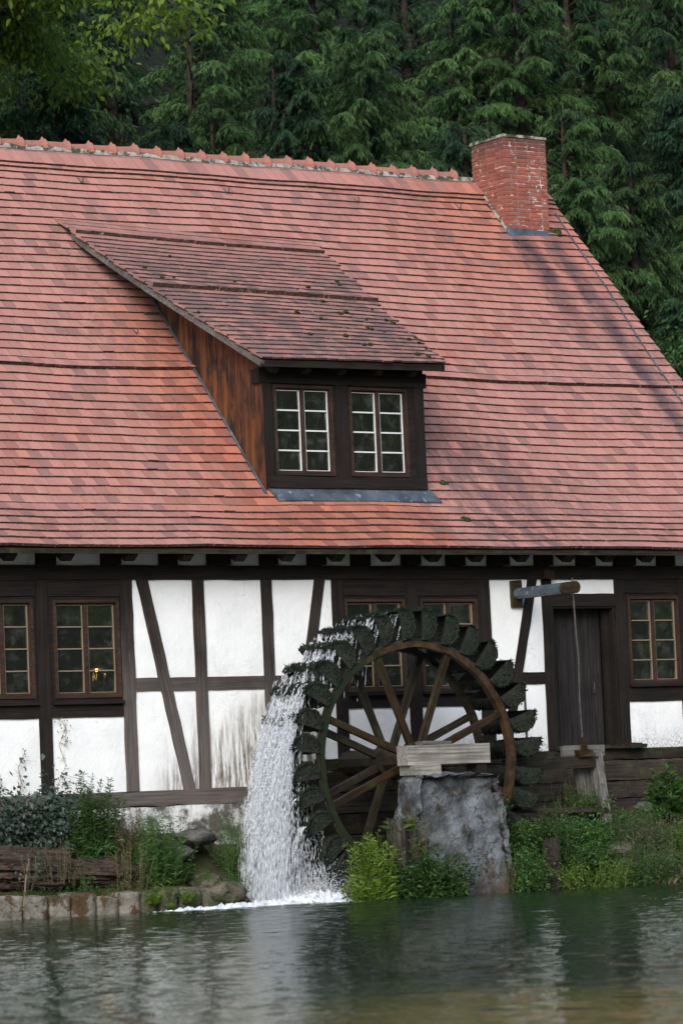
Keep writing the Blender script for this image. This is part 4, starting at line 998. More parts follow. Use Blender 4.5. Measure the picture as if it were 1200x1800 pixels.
# ------------------------------------------------------------------ lever beam with rod, sluice
hx, hzz = 2.86, 4.19
hoist = empty('hoist_beam', (hx, 0, hzz)); tag(hoist, 'zinc-covered beam jutting from the wall with hanging iron rod', 'hoist')
mb = MB(); mb.tube([(0, .1, 0), (0, -1.30, 0)], .070, 12); mb.build('beam', M['frame_brown'], hoist, smooth=True)
mb = MB(); V = []
for y in (-.05, -1.12):
    for a in np.linspace(-.35*PI, 1.35*PI, 9)[::1]: V.append((math.cos(a)*.082, y, math.sin(a)*.082))
mb.add(V, [(j, j+1, 10+j-1+1-1, 9+j) if False else (j, j+1, 9+j+1, 9+j) for j in range(8)]); mb.build('zinc_cover', M['zinc'], hoist)
mb = MB(); mb.tube([(0, -1.18, 0), (0, -1.39, 0)], .086, 14); mb.build('end_band', M['wet_wood'], hoist)
mb = MB(); mb.box(-.10, .08, -.06, .05, -.19, .19, jit=.006); mb.build('wall_block', M['wet_wood'], hoist)
rb = onY(1025, 1296, -1.36)
mb = MB(); y = -1.33; d = rb-np.array([hx, 0, hzz])
mb.tube([(0, y, -.08), (.0, y, -.16), (.015, y, -.20), (.0, y, -.24), (-.012, y, -.20), (0, y, -.17)], .010, 5)
mb.tube([(0, y, -.2), (.02, y, -.7), (d[0]*.25+.03, y, d[2]*.45), (d[0]*.6, y, d[2]*.75), (d[0], y, d[2])], .013, 6); mb.tube([(0, y, .08), (0, y, .13)], .008, 5)
mb.build('hanging_rod', M['iron'], hoist)
blk(onY(960, 1018, -.2)[0], onY(978, 1018, -.2)[0], -.16, -.03, 4.40, 4.53, 'wet_wood', 'wooden_bracket', 'small reddish wooden block fixed on the wall plate above the door', 'block')
def gap_px(x, y, Y): p = onY(x, y, Y); return p[0], p[2]
a = gap_px(905, 1331, -1.3); b = gap_px(1046, 1331, -1.3)
o = timber('sluice_beam', None, (a[0]-.15, 1.80), (b[0], 1.80), .15, -1.36, .16, 'wet_dark', jit=.008); tag(o, 'dark weathered horizontal beam of the sluice frame, behind the wheel rim', 'beam')
def lean(name, x0, y0, x1, y1, wpx, Y0, Y1, mat, label, dep=.12):
    p = onY(x0, y0, Y0); q = onY(x1, y1, Y1); wd = wpx/107; mb = MB(); dx = np.array([wd/2, 0, 0]); dy = np.array([0, dep, 0]); c = q.copy(); V = []
    n = 6
    for i in range(n+1):
        m = p+(q-p)*i/n-c; j = np.array([random.uniform(-.006, .006), 0, 0]); V += [m-dx+j, m+dx+j, m+dx+dy+j, m-dx+dy+j]
    mb.add(V, [(i*4+j, (i+1)*4+j, (i+1)*4+(j+1) % 4, i*4+(j+1) % 4) for i in range(n) for j in range(4)]+[(0, 1, 2, 3), (n*4+3, n*4+2, n*4+1, n*4)])
    mb.F = [f[::-1] for f in mb.F]; mb.V = [(v[2], v[1], v[0]) for v in mb.V]   # grain axis along local X
    mb.F = [f[::-1] for f in mb.F]
    o = mb.build(name, M[mat], None, c); o.matrix_world = Matrix.Translation(Vector(c)) @ Matrix(((0, 0, 1, 0), (0, 1, 0, 0), (1, 0, 0, 0), (0, 0, 0, 1)))
    tag(o, label, 'post'); return o
lean('leaning_post', 1051, 1322, 1070, 1445, 13, -1.34, -1.55, 'weathered', 'bleached grey leaning post at the right end of the sluice frame')
lean('sluice_strut', 1022, 1343, 1040, 1425, 22, -1.15, -1.2, 'weathered', 'broad brownish strut under the sluice beam, left of the leaning posts', .1)
lean('sluice_strut', 1041, 1340, 1060, 1440, 13, -1.20, -1.3, 'weathered', 'narrow grey strut just left of the front leaning post', .1)
a = onY(888, 1424, -1.45); b = onY(1061, 1424, -1.45)
o = timber('catwalk_plank', None, (a[0], a[2]), (b[0], b[2]), .06, -1.55, .30, 'old_plank', jit=.006); o.rotation_euler = (0, -math.atan2(b[2]-a[2], b[0]-a[0]), 0); tag(o, 'narrow dark plank laid level below the sluice beam', 'plank')
a = onY(989, 1310, -1.30); b = onY(1063, 1310, -1.30)
timb = timber('sluice_board', None, (a[0], 1.955), (b[0], 1.955), .15, -1.28, .05, 'weathered', jit=.004); tag(timb, 'upright grey sluice board below the hanging rod', 'board')
p = onY(1027, 1322, -1.36)
mb = MB(); mb.box(-.13, .10, -.05, .05, 0, .09, jit=.012); mb.box(-.045, .03, -.03, .03, .09, .21, jit=.004); o = mb.build('rod_clamp', M['wet_wood'], None, (p[0], -1.36, 1.876)); tag(o, 'rusty iron and wood clamp at the foot of the hanging rod', 'clamp')
p = onY(920, 1300, -.5); mb = MB(); mb.tube([(0, 0, 0), (0, 0, 1.25)], .018, 6); o = mb.build('iron_stake', M['iron'], None, (onY(923, 1250, -.35)[0], -.35, 1.7)); tag(o, 'thin dark upright stake behind the wheel buckets, left of the door', 'stake')
blk(onY(914, 1316, -.25)[0], onY(936, 1316, -.25)[0], -.3, -.1, 1.99, 2.09, 'wet_dark', 'wood_block', 'dark wooden block on the ledge behind the right buckets', 'block')
blk(onY(1103, 1308, -.2)[0], onY(1124, 1308, -.2)[0], -.25, -.095, 1.988, 2.06, 'wet_dark', 'wood_block', 'dark wooden block on the ledge under the right window', 'block')
# boards closing the wheel pit behind the wheel
pitb = empty('pit_boarding', (-.9, -.22, 0)); tag(pitb, 'dark wet boards lining the wheel pit behind the spokes', 'boarding')
z = .1
for k in range(6):
    o = timber('board', pitb, (-.62, z+.14), (2.6, z+.14), .27, .0, .06, 'wet_dark' if k % 2 else 'old_plank', jit=.006); z += .285

# ------------------------------------------------------------------ left quay, log, rocks
quay = empty('quay_wall', (-5.0, -1.6, WATER)); tag(quay, 'row of squared limestone blocks edging the left bank', 'quay wall')
edges = [-110, -60, -8, 43, 85, 127, 172, 210, 250, 283, 318, 356, 402]; YQ = -1.72
for i, (a, b) in enumerate(zip(edges[:-1], edges[1:])):
    tp = 1577-.02*a+(-6 if i in (5,) else 4 if i in (6,) else 0)-(6 if a > 205 else 0)-(4 if a > 280 else 0)
    x0, zt_ = XZ(a+.8, tp, YQ); x1, _ = XZ(b-.8, tp, YQ); mossy = a > 240
    o = rough_block(x0, x1, YQ+random.uniform(-.02, .02), YQ+.42, -.5, zt_+random.uniform(-.012, .012), .016 if not mossy else .03, .045, i*3.1, name='stone', mat='mossquay' if mossy else 'quay')
    o.parent = quay; o.location = np.array(o.location)-np.array(quay.location)
def rock(px, py, Y, rx_, ry, rz, mat, label, seed, name='rock', zoff=0.0):
    V, F = clump(rx_, ry, rz, seed, 22, 16, .16); r = np.random.default_rng(seed); V = np.array(V); V += .05*min(rx_, rz)*r.normal(size=V.shape)
    p = onY(px, py, Y); o = obj(name, mesh_py(name, V, F, M[mat], True), None, p+[0, 0, zoff], (0, 0, seed)); tag(o, label, 'rock'); return o
rock(345, 1472, -.75, .42, .25, .11, 'rock', 'flat grey rock ledge at the foot of the plinth', 1)
rock(300, 1500, -.7, .3, .2, .12, 'rock', 'grey stone half hidden behind the tall green weeds', 2)
rock(395, 1570, -1.65, .24, .22, .16, 'mossquay', 'mossy boulder at the end of the quay beside the waterfall', 3)
rock(365, 1555, -1.3, .35, .25, .15, 'mossquay', 'low mossy hump behind the last quay stones', 4)
rock(633, 1560, -2.3, .17, .18, .17, 'mossquay', 'orange-brown mossy stone at the left foot of the pier plants', 5)
rock(1082, 1495, -2.05, .26, .2, .13, 'mossquay', 'flat reddish stone jutting from the right bank', 6)
rock(1090, 1525, -2.1, .18, .2, .16, 'mossquay', 'mossy stone under the jutting flat stone on the right bank', 7)
rock(1130, 1418, -1.25, .12, .12, .07, 'rock', 'small pale stone on top of the right bank', 9)
rock(742, 1478, -2.58, .09, .08, .06, 'rock', 'small pale stone above the plants on the pier', 10)
def log(name, p, q, r, mat, label, cat, seed, n=26, m=18, amp=.22, hollow=True):
    p, q = np.array(p), np.array(q); t = q-p; L = np.linalg.norm(t); rg = np.random.default_rng(seed); c = (p+q)/2; V = []
    ph = rg.uniform(0, 6, 8); fib = rg.normal(0, .10, m)
    for i in range(n+1):
        x = -L/2+L*i/n
        for j in range(m):
            a = 2*PI*j/m; k = 1+amp*(math.sin(a*2+ph[0]+x*2.7)*.35+math.sin(a*5+ph[1]+x*4.5)*.3+math.sin(a*9+ph[2]-x*6)*.2+math.sin(x*9+ph[3]+a)*.2)+fib[j]*math.sin(x*1.3+j)+.045*rg.normal()
            k *= 1-.25*(abs(2*i/n-1)**6); V.append((x+.04*rg.normal(), math.cos(a)*r*k, math.sin(a)*r*k*.9))
    F = [(i*m+j, (i+1)*m+j, (i+1)*m+(j+1) % m, i*m+(j+1) % m) for i in range(n) for j in range(m)]+[tuple(range(m)), tuple(n*m+j for j in range(m))[::-1]]
    F = [f[::-1] for f in F]
    o = obj(name, mesh_py(name, V, F, M[mat]), None, c); o.rotation_mode = 'QUATERNION'; o.rotation_quaternion = Vector(t).to_track_quat('X', 'Z'); tag(o, label, cat); return o
log('rotten_log', onY(-90, 1530, -1.1), onY(232, 1541, -1.0), .23, 'rot_wood', 'big crumbling brown rotten log lying behind the quay stones', 'log', 3, 70, 56, .24)
log('rotten_log', onY(-60, 1500, -.8), onY(120, 1506, -.75), .10, 'rot_wood', 'thinner decayed log lying against the ivy above the big log', 'log', 5, 30, 14)
log('wood_stump', onY(700, 1535, -2.62), onY(699, 1447, -2.58), .15, 'wet_dark', 'dark weathered stump standing left of the pier, grass on top', 'stump', 6, 12, 18, .2)
log('wood_stump', onY(968, 1568, -2.55), onY(970, 1478, -2.45), .11, 'bark', 'dark rotten post standing in the right bank at the waterline', 'stump', 8, 14, 18, .25)

# ================================================================== FALLING WATER
def drops_mesh(name, P, D, L, R, mat):
    """stretched octahedra at P along unit D, half-length L, radius R"""
    n = len(P); a = np.cross(D, np.array([.3, .8, .5])); a /= np.linalg.norm(a, axis=1)[:, None]; b = np.cross(D, a)
    V = np.stack([P-D*L[:, None], P+a*R[:, None], P+b*R[:, None], P-a*R[:, None], P-b*R[:, None], P+D*(L*.8)[:, None]], 1)
    f = np.array([[0, 2, 1], [0, 3, 2], [0, 4, 3], [0, 1, 4], [5, 1, 2], [5, 2, 3], [5, 3, 4], [5, 4, 1]])
    F = (np.arange(n)[:, None, None]*6+f[None]).reshape(-1, 3)
    return mesh_np(name, V.reshape(-1, 3), F, mat, True)
def lip(phi):    # crest point (x,z) of a bucket standing phi anticlockwise from the top
    x, r = arc_pt(.80); c, s_ = math.cos(-phi), math.sin(-phi); return HUB[0]+x*c+r*s_, HUB[2]-x*s_+r*c
PP, DD, LL, RR = [], [], [], []
def emit(x, y, z, vx, vy, vz, t, l, r):
    PP.append((x+vx*t, y+vy*t, z+vz*t-4.9*t*t)); d = np.array([vx, vy, vz-9.8*t-.4]); d /= np.linalg.norm(d); DD.append(d); LL.append(l); RR.append(r)
rg = np.random.default_rng(11)
for k in range(NB):              # water running off each scoop on the descending side
    a = 2*PI*(k+.45)/NB; phi = 2*PI-a
    if not (math.radians(2) < phi < math.radians(125)): continue
    deg = math.degrees(phi); amount = np.interp(deg, [2, 20, 50, 80, 100, 125], [10, 14, 16, 16, 16, 8]); x, z = lip(phi)
    for s_ in range(int(amount)):
        y = HUB[1]+rg.uniform(.02, WD-.02) if deg > 60 else HUB[1]+rg.beta(1.1, 1.1)*WD; vx = rg.normal(-.55 if deg < 60 else -.8, .12); vy = rg.normal(0, .05); T = np.interp(deg, [2, 40, 75, 125], [.24, .30, .5, .4])*rg.uniform(.7, 1.15)
        x0 = x+rg.normal(0, .015); on = True; t = 0; r0 = rg.uniform(.004, .010)
        while t < T:
            if rg.random() < .12: on = not on
            if on or rg.random() < .45: emit(x0+rg.normal(0, .006), y+rg.normal(0, .006), z, vx, vy, -.2, t, rg.uniform(.012, .03), r0*rg.uniform(.6, 1.2))
            t += .012
def stream(phi, y, vx, vz, T, n, r0, l0, spread):
    x, z = lip(phi); x += rg.normal(0, .02); vy = rg.normal(0, .03); c = rg.random(3)*T
    for _ in range(n):
        t = T*rg.random()**.62 if rg.random() < .6 else np.clip(c[rg.integers(3)]+rg.normal(0, .03), 0, T)
        k = spread*(.3+t/.6); emit(x+rg.normal(0, k), y+rg.normal(0, k), z+rg.normal(0, .02), vx, vy, vz, t, l0*rg.uniform(.5, 1.4)*(.6+t), r0*rg.uniform(.6, 1.3))
for _ in range(150):              # threads tumbling from scoop to scoop down the upper left
    ph = rg.uniform(12, 72); stream(math.radians(ph), HUB[1]+rg.beta(1, 1)*WD, rg.normal(-.55, .10), rg.normal(-.25, .1), rg.uniform(.2, .42), 20, rg.uniform(.0022, .0048), .055, .004)
for _ in range(560):             # the main fall: coherent streaks breaking into drops
    ph = rg.triangular(58, 82, 100); x, z = lip(math.radians(ph)); vz = rg.normal(-.3, .2); T = (vz+math.sqrt(vz*vz+19.6*max(.1, z-WATER)))/9.8
    stream(math.radians(ph), HUB[1]+rg.uniform(-.02, WD+.03), rg.normal(-.58, .17), vz, T, 30, rg.uniform(.0018, .0044), .075, .013)
for _ in range(3500):             # thin curtains dripping off the lower scoops
    phi = math.radians(rg.choice([96, 107, 118, 130])+rg.normal(0, 1.5)); x, r = arc_pt(.5); r = rg.uniform(1.7, 2.03); x = HUB[0]-r*math.sin(phi)+rg.normal(0, .01); z = HUB[2]+r*math.cos(phi)+.1; y = HUB[1]+rg.uniform(0, WD)
    T = math.sqrt(2*max(.05, z-WATER)/9.8); emit(x, y, z, rg.normal(-.08, .04), 0, 0, T*rg.random()**.7, rg.uniform(.02, .06), rg.uniform(.0015, .004))
sc = np.array([-1.95, HUB[1]+.42])
for _ in range(9000):             # splash leaping off the pool
    x = rg.normal(-1.75, .45); y = HUB[1]+rg.normal(.35, .36); h = abs(rg.normal(0, .22))*max(.15, 1-abs(x+1.7)/1.2); d = rg.normal(size=3); d /= np.linalg.norm(d)
    PP.append((x, y, WATER+h)); DD.append(d); LL.append(rg.uniform(.005, .014)); RR.append(rg.uniform(.0025, .006))
o = obj('waterfall', drops_mesh('waterfall', np.array(PP), np.array(DD), np.array(LL), np.array(RR), M['spray'])); tag(o, 'white water falling off the left side of the wheel', 'water', kind='stuff')
# foam where it lands, drifting left along the quay
xg, yg = np.linspace(-4.6, -.6, 150), np.linspace(-2.9, -.6, 90); FX, FY = np.meshgrid(xg, yg, indexing='ij')
d1 = 1.15*np.exp(-(((FX+1.85)/.75)**2+((FY+1.65)/.7)**2)); d2 = np.exp(-(((FX+3.0)/1.2)**2+((FY+2.05-(FX+2.9)*-.05)/.26)**2))*.58; d3 = np.exp(-(((FX+1.2)/.5)**2+((FY+2.1)/.3)**2))*.5
rgf = np.random.default_rng(5); nn = .5*nz(FX*7, FY*9)+.5*nz(FX*17, FY*21, 3)+.35*rgf.normal(size=FX.shape)
den = np.maximum(d1, np.maximum(d2, d3)); FZ = WATER-.035+.11*den+.075*nn*np.sqrt(den)
Ff = grid_faces(150, 90); zz = FZ.ravel()[Ff].max(1); Ff = Ff[zz > WATER+.004]
o = obj('foam', mesh_np('foam', np.stack([FX, FY, FZ], -1).reshape(-1, 3), Ff, M['foam'], True)); tag(o, 'white foam spreading where the falling water lands', 'foam', kind='stuff')
# ================================================================== PLANTS
def unit(a): return a/(np.linalg.norm(a, axis=-1, keepdims=True)+1e-9)
def leaf_tris(P, D, L, W, rg, fold=.12, droop=.15):
    """kite leaves (two triangles each, folded along the midrib)"""
    n = len(P); D = unit(D); up = unit(rg.normal(size=(n, 3))*.6+np.array([0, 0, 1.0])); S = unit(np.cross(D, up)); N = np.cross(S, D)
    L = np.broadcast_to(L, (n,))[:, None]; W = np.broadcast_to(W, (n,))[:, None]
    m = P+D*L*.45+N*W*fold
    return np.stack([P, m+S*W*.5, P+D*L-np.array([0, 0, 1.0])*L*droop, m-S*W*.5], 1)
def leaf_mesh(name, K, tint, mat):
    n = len(K); f = np.array([[0, 1, 2], [0, 2, 3]]); F = (np.arange(n)[:, None, None]*4+f[None]).reshape(-1, 3)
    return mesh_np(name, K.reshape(-1, 3), F, mat, attrs={'tint': np.repeat(tint, 2)})
SEED = [100]
def plant(name, label, cat, px0, px1, pyt, pyb, Y, leaf='herb', stem='herb', n=14, llen=.09, lw=.022, per=26, lean=.25, style='willow', depth=.25, group=None, stemr=.004):
    SEED[0] += 1; rg = np.random.default_rng(SEED[0]); c = onY((px0+px1)/2, pyb, Y); hw = (onY(px1, pyb, Y)[0]-onY(px0, pyb, Y)[0])/2; H = (pyb-pyt)/130.
    root = empty(name, c); tag(root, label, cat, group); sb = MB(); K, T = [], []
    n = int(n*1.7); llen *= 1.25; lw *= 1.3
    for i in range(n):
        b = np.array([rg.uniform(-.85, .85)*hw, rg.uniform(-1, 1)*depth, -.06]); h = H*rg.uniform(.65, 1.12)*(1-.25*abs(b[0]/hw)); tip = b+np.array([rg.normal(0, lean)*hw+b[0]*.35, rg.normal(0, lean)*depth-.05, h])
        mid = (b+tip)/2+np.array([rg.normal(0, .05), rg.normal(0, .05), .04*h]); ts = np.linspace(0, 1, 6)[:, None]; pts = (1-ts)**2*b+2*ts*(1-ts)*mid+ts**2*tip
        sb.tube(pts, [stemr*(1-.6*q) for q in ts[:, 0]], 3, cap=False)
        k = int(per*rg.uniform(.7, 1.2)); q = rg.uniform(.08, 1, k)[:, None]; p = (1-q)**2*b+2*q*(1-q)*mid+q**2*tip; az = rg.uniform(0, 2*PI, k)
        el = rg.normal(.35 if style == 'willow' else .05, .35, k); d = np.stack([np.cos(az)*np.cos(el), np.sin(az)*np.cos(el), np.sin(el)], 1); sz = llen*rg.uniform(.6, 1.15, k)*(1.1-.5*q[:, 0])
        if style == 'bush': p = p+rg.normal(0, .05, (k, 3))*min(1, H*2)
        K.append(leaf_tris(p, d, sz, sz*lw/llen, rg, droop=.1 if style == 'willow' else .25)); T.append(np.clip(rg.normal(.45, .22, k)+.1*rg.normal(), 0, .92))
    sb.build('stem', M['bark'] if stem == 'bark' else stem_mat(stem), root); obj('foliage', leaf_mesh('foliage', np.concatenate(K), np.concatenate(T), M[leaf]), root)
    return root
_sm = {}
def stem_mat(k):
    if k not in _sm: _sm[k] = NT('stem_'+k).fin({'herb': (.06, .09, .025), 'lime': (.16, .2, .04), 'dry': (.14, .10, .055), 'olive': (.08, .075, .04), 'ivy': (.05, .045, .03), 'grass': (.1, .12, .04)}.get(k, (.06, .08, .03)), .7)
    return _sm[k]
def grass_tuft(name, label, px0, px1, pyt, pyb, Y, n=120, mat='grass', spread=1.0, cat='grass'):
    SEED[0] += 1; rg = np.random.default_rng(SEED[0]); c = onY((px0+px1)/2, pyb, Y); hw = (onY(px1, pyb, Y)[0]-onY(px0, pyb, Y)[0])/2; H = (pyb-pyt)/130.
    b = np.stack([rg.normal(0, .25, n)*hw, rg.normal(0, .25, n)*hw, np.full(n, -.03)], 1); d = unit(np.stack([rg.normal(0, .6, n)*spread, rg.normal(0, .6, n)*spread, rg.uniform(.5, 1.3, n)], 1))
    K = leaf_tris(b, d, H*rg.uniform(.5, 1.2, n), np.full(n, .008), rg, .05, .35); o = obj(name, leaf_mesh(name, K, rg.random(n)*.9, M[mat]), None, c); tag(o, label, cat); return o
def ivy(label, px0, px1, pyt, pyb, Y, n=420, size=.06, mat='ivy'):
    SEED[0] += 1; rg = np.random.default_rng(SEED[0]); c = onY((px0+px1)/2, pyb, Y); hw = (onY(px1, pyb, Y)[0]-onY(px0, pyb, Y)[0])/2; H = (pyb-pyt)/130.
    root = empty('ivy_plant', c); tag(root, label, 'ivy'); K, T = [], []; sb = MB()
    cl = [(rg.uniform(-.8, .8)*hw, rg.uniform(.1, .95)*H, rg.uniform(.10, .2)) for _ in range(14)]
    P = np.array([(a+rg.normal(0, r), rg.uniform(-.22, .05), z+rg.normal(0, r)) for a, z, r in [cl[rg.integers(14)] for _ in range(n)]])
    d = unit(np.stack([rg.normal(0, .6, n), rg.normal(-.5, .3, n), rg.normal(-.4, .4, n)], 1)); K = leaf_tris(P, d, size*rg.uniform(.6, 1.2, n), size*rg.uniform(.6, 1.1, n), rg, .1, .1)
    for a, z, r in cl[:8]: sb.tube([(a*.4, 0, -.05), (a*.7, -.08, z*.5), (a, -.06, z)], .006, 4, cap=False)
    sb.build('stem', stem_mat('ivy'), root); obj('foliage', leaf_mesh('foliage', K, rg.random(n)*.9, M[mat]), root)
def fern(name, label, px, py, Y, L, n=7, mat='lime', up=.9, cat='fern', group=None):
    SEED[0] += 1; rg = np.random.default_rng(SEED[0]); c = onY(px, py, Y); root = empty(name, c); tag(root, label, cat, group)
    for i in range(n):
        az = 2*PI*i/n+rg.normal(0, .3); o = np.array([math.cos(az), math.sin(az), 0]); ts = np.linspace(0, 1, 12); ln = L*rg.uniform(.7, 1.1)
        pts = np.array([o*ln*.65*t+np.array([0, 0, ln*up*(t-.45*t*t)]) for t in ts]); mb = MB(); mb.tube(pts, [.004*(1-.7*t) for t in ts], 3, cap=False)
        tt = np.repeat(np.linspace(.15, 1, 15), 2); p = np.array([o*ln*.65*t+np.array([0, 0, ln*up*(t-.45*t*t)]) for t in tt]); s = np.tile([1, -1], 15)[:, None]*np.cross(o, [0, 0, 1]); d = s+o*.5+rg.normal(0, .08, (30, 3))
        K = leaf_tris(p, d, ln*.30*np.sin(np.clip(1.12-tt, .05, 1)*PI*.55), np.full(30, ln*.055), rg, .05, .12); fr = obj('frond', leaf_mesh('frond', K, np.clip(rg.normal(.5, .2, 30), 0, .9), M[mat]), root); mb.build('stem', stem_mat('herb'), fr)
# left bank
ivy('bluish ivy spilling over the bank at the left picture edge', -30, 34, 1412, 1500, -.55, 800, .075)
ivy('thick bluish ivy mat hanging on the plinth left of the tall weeds', 38, 108, 1405, 1512, -.5, 1500, .075)
ivy('sparse ivy trailing down over the rotten log', 30, 70, 1500, 1560, -1.45, 70, .05)
plant('tall_weed', 'tallest green weed reaching over the ground sill on the left bank', 'weed', 122, 196, 1368, 1512, -.6, n=44, per=60, llen=.10, lw=.020)
plant('tall_weed', 'brownish dry seeding weed between the two green weeds', 'weed', 190, 252, 1415, 1515, -.7, 'dry', 'dry', n=44, per=60, llen=.045, lw=.016)
plant('tall_weed', 'bushy green weed left of the fern, reaching down to the quay', 'weed', 243, 308, 1422, 1565, -1.1, n=46, per=60, llen=.085, lw=.017)
plant('leafy_herb', 'broad-leaved herb at the foot of the tallest weed', 'herb', 140, 195, 1462, 1512, -.8, n=10, per=14, llen=.13, lw=.045, style='bush')
fern('fern_plant', 'light green fern beside the bushy weed above the quay', 324, 1550, -1.35, .42, 8, 'herb', 1.05)
plant('veil_weed', 'thin green weed growing beside the waterfall', 'weed', 380, 428, 1412, 1540, -.9, n=26, per=40, llen=.06, lw=.012)
plant('leafy_herb', 'short dark herbs on the mossy hump left of the waterfall', 'herb', 330, 420, 1528, 1572, -1.25, n=30, per=26, llen=.05, lw=.016, style='bush')
fern('rosette_plant', 'yellow-green rosette growing from the quay joint, left one', 272, 1592, -1.80, .24, 16, 'lime', 1.2, 'plant')
fern('rosette_plant', 'yellow-green rosette growing from the quay joint, right one', 328, 1589, -1.80, .23, 16, 'lime', 1.2, 'plant')
fern('rosette_plant', 'tiny yellow-green rosette between the two larger ones', 299, 1596, -1.80, .16, 7, 'lime', .7, 'plant')
plant('yellow_herb', 'little yellow herb on top of the quay stones', 'herb', 247, 263, 1538, 1566, -1.3, 'lime', 'lime', n=6, per=10, llen=.06, lw=.02, style='bush')
plant('small_herb', 'small green herb growing out of the rotten log', 'herb', 128, 160, 1520, 1568, -1.35, n=10, per=14, llen=.05, lw=.018, style='bush')
plant('small_herb', 'scattered green herb at the right end of the rotten log', 'herb', 178, 200, 1545, 1578, -1.4, n=8, per=12, llen=.05, lw=.018, style='bush')
def twig(name, label, pxs, Y, r=.006, leaves=0, mat='dry'):
    SEED[0] += 1; rg = np.random.default_rng(SEED[0]); pts = [onY(a, b, Y) for a, b in pxs]; c = pts[0].copy(); root = empty(name, c); tag(root, label, 'vine'); mb = MB(); mb.tube([p-c for p in pts], [r*(1-.6*i/len(pts)) for i in range(len(pts))], 4)
    for i in range(1, len(pts)):
        for _ in range(3):
            q = (pts[i-1]+(pts[i]-pts[i-1])*rg.random())-c; mb.tube([q, q+np.array([rg.normal(0, .09), -.02, rg.normal(0, .07)])], [.003, .0015], 3)
    mb.build('stem', stem_mat('dry'), root)
    if leaves:
        k = leaves; idx = rg.integers(1, len(pts), k); P = np.array([pts[i-1]+(pts[i]-pts[i-1])*rg.random()-c+rg.normal(0, .035, 3) for i in idx]); P[:, 1] = -.02
        obj('foliage', leaf_mesh('foliage', leaf_tris(P, rg.normal(size=(k, 3))*[1, .3, 1], .045*rg.uniform(.5, 1.2, k), .022, rg), rg.random(k)*.9, M[mat]), root)
twig('dry_vine', 'withered vine climbing the lower left plaster panel', [(34, 1405), (38, 1375), (33, 1350), (45, 1320)], -.06, .007, 30)
twig('dry_vine', 'thin vine twig hanging under the left window rail', [(96, 1262), (110, 1268), (117, 1285), (114, 1305)], -.04, .004, 22)
twig('dry_vine', 'withered vine stem at the left edge of the wall', [(-4, 1400), (4, 1385), (0, 1360)], -.06, .006, 14)
twig('dry_vine', 'faint bare runner crossing the panel below the second window', [(100, 1385), (116, 1345), (105, 1310), (118, 1270)], -.03, .0035, 26)
twig('bare_sapling', 'bare brown sapling stem rising from the quay over the log', [(42, 1600), (44, 1570), (47, 1535), (52, 1510)], -1.80, .014, 16, 'ivy')
plant('feathery_weed', 'feathery pale weed hanging over the rotten log at the left', 'weed', 60, 130, 1470, 1545, -1.3, 'olive', 'dry', n=18, per=34, llen=.04, lw=.010)
plant('feathery_weed', 'feathery brown-green weed at the right end of the log', 'weed', 196, 250, 1480, 1560, -1.25, 'olive', 'dry', n=24, per=40, llen=.04, lw=.011)
plant('leafy_herb', 'low green herbs along the top of the first quay stones', 'herb', -10, 120, 1556, 1584, -1.5, 'herb', 'herb', n=22, per=16, llen=.045, lw=.016, style='bush')
# pier plants
plant('bright_weed', 'bright yellow-green leafy weed at the left foot of the pier', 'weed', 628, 694, 1466, 1584, -2.75, 'lime', 'lime', n=26, per=40, llen=.11, lw=.028, depth=.12)
plant('leafy_bush', 'dark green leafy bush at the foot of the pier', 'bush', 690, 808, 1492, 1586, -2.72, 'herb', 'herb', n=46, per=44, llen=.085, lw=.040, style='bush', depth=.16)
plant('bright_weed', 'low yellow-green weed at the water by the wheel', 'weed', 612, 668, 1540, 1586, -2.85, 'lime', 'lime', n=16, per=24, llen=.09, lw=.024, depth=.1)
plant('thin_stalks', 'thin upright flower stalks against the pier face', 'stalks', 752, 812, 1415, 1545, -2.68, 'grass', 'grass', n=7, per=16, llen=.035, lw=.008, depth=.04, stemr=.003)
plant('dry_bush', 'dry grassy tangle hanging beside the stump on the pier', 'bush', 705, 755, 1425, 1500, -2.62, 'olive', 'dry', n=22, per=30, llen=.05, lw=.010, depth=.08)
grass_tuft('grass_tuft', 'spiky grass tuft growing on top of the stump by the pier', 680, 728, 1418, 1456, -2.58, 150)
fern('fern_plant', 'small pale fern at the right shoulder of the pier', 884, 1428, -2.1, .26, 7, 'herb', .7)
plant('leafy_herb', 'pale leaved seedling above the fern on the pier shoulder', 'herb', 862, 890, 1385, 1415, -2.05, 'olive', 'herb', n=5, per=9, llen=.09, lw=.045, style='bush', depth=.05)
plant('root_tangle', 'reddish bare roots hanging at the right foot of the pier', 'roots', 835, 905, 1500, 1575, -2.62, 'dry', 'dry', n=26, per=10, llen=.04, lw=.008, depth=.08)
# right bank
R_ = dict(style='bush')
plant('leafy_herb', 'dark green herbs under the catwalk plank right of the pier', 'herb', 890, 960, 1432, 1490, -2.0, n=40, per=40, llen=.065, lw=.030, **R_)
plant('leafy_herb', 'dark nettle-like herbs in the middle of the right bank', 'herb', 960, 1062, 1428, 1500, -1.95, n=56, per=44, llen=.07, lw=.034, **R_)
plant('leafy_herb', 'yellowish-green herbs left of the rotten post on the bank', 'herb', 885, 945, 1480, 1565, -2.5, 'herb', 'herb', n=40, per=38, llen=.06, lw=.026, **R_)
plant('leafy_herb', 'green herbs right of the rotten post on the bank', 'herb', 985, 1062, 1480, 1540, -2.35, n=44, per=40, llen=.065, lw=.032, **R_)
plant('flowering_herb', 'light green flowering herb overhanging the water on the right', 'herb', 985, 1098, 1505, 1562, -2.7, 'fresh', 'lime', n=44, per=36, llen=.055, lw=.018, **R_)
plant('flowering_herb', 'upright pale herb behind the rotten post', 'herb', 955, 990, 1400, 1500, -2.2, 'herb', 'herb', n=14, per=40, llen=.05, lw=.016)
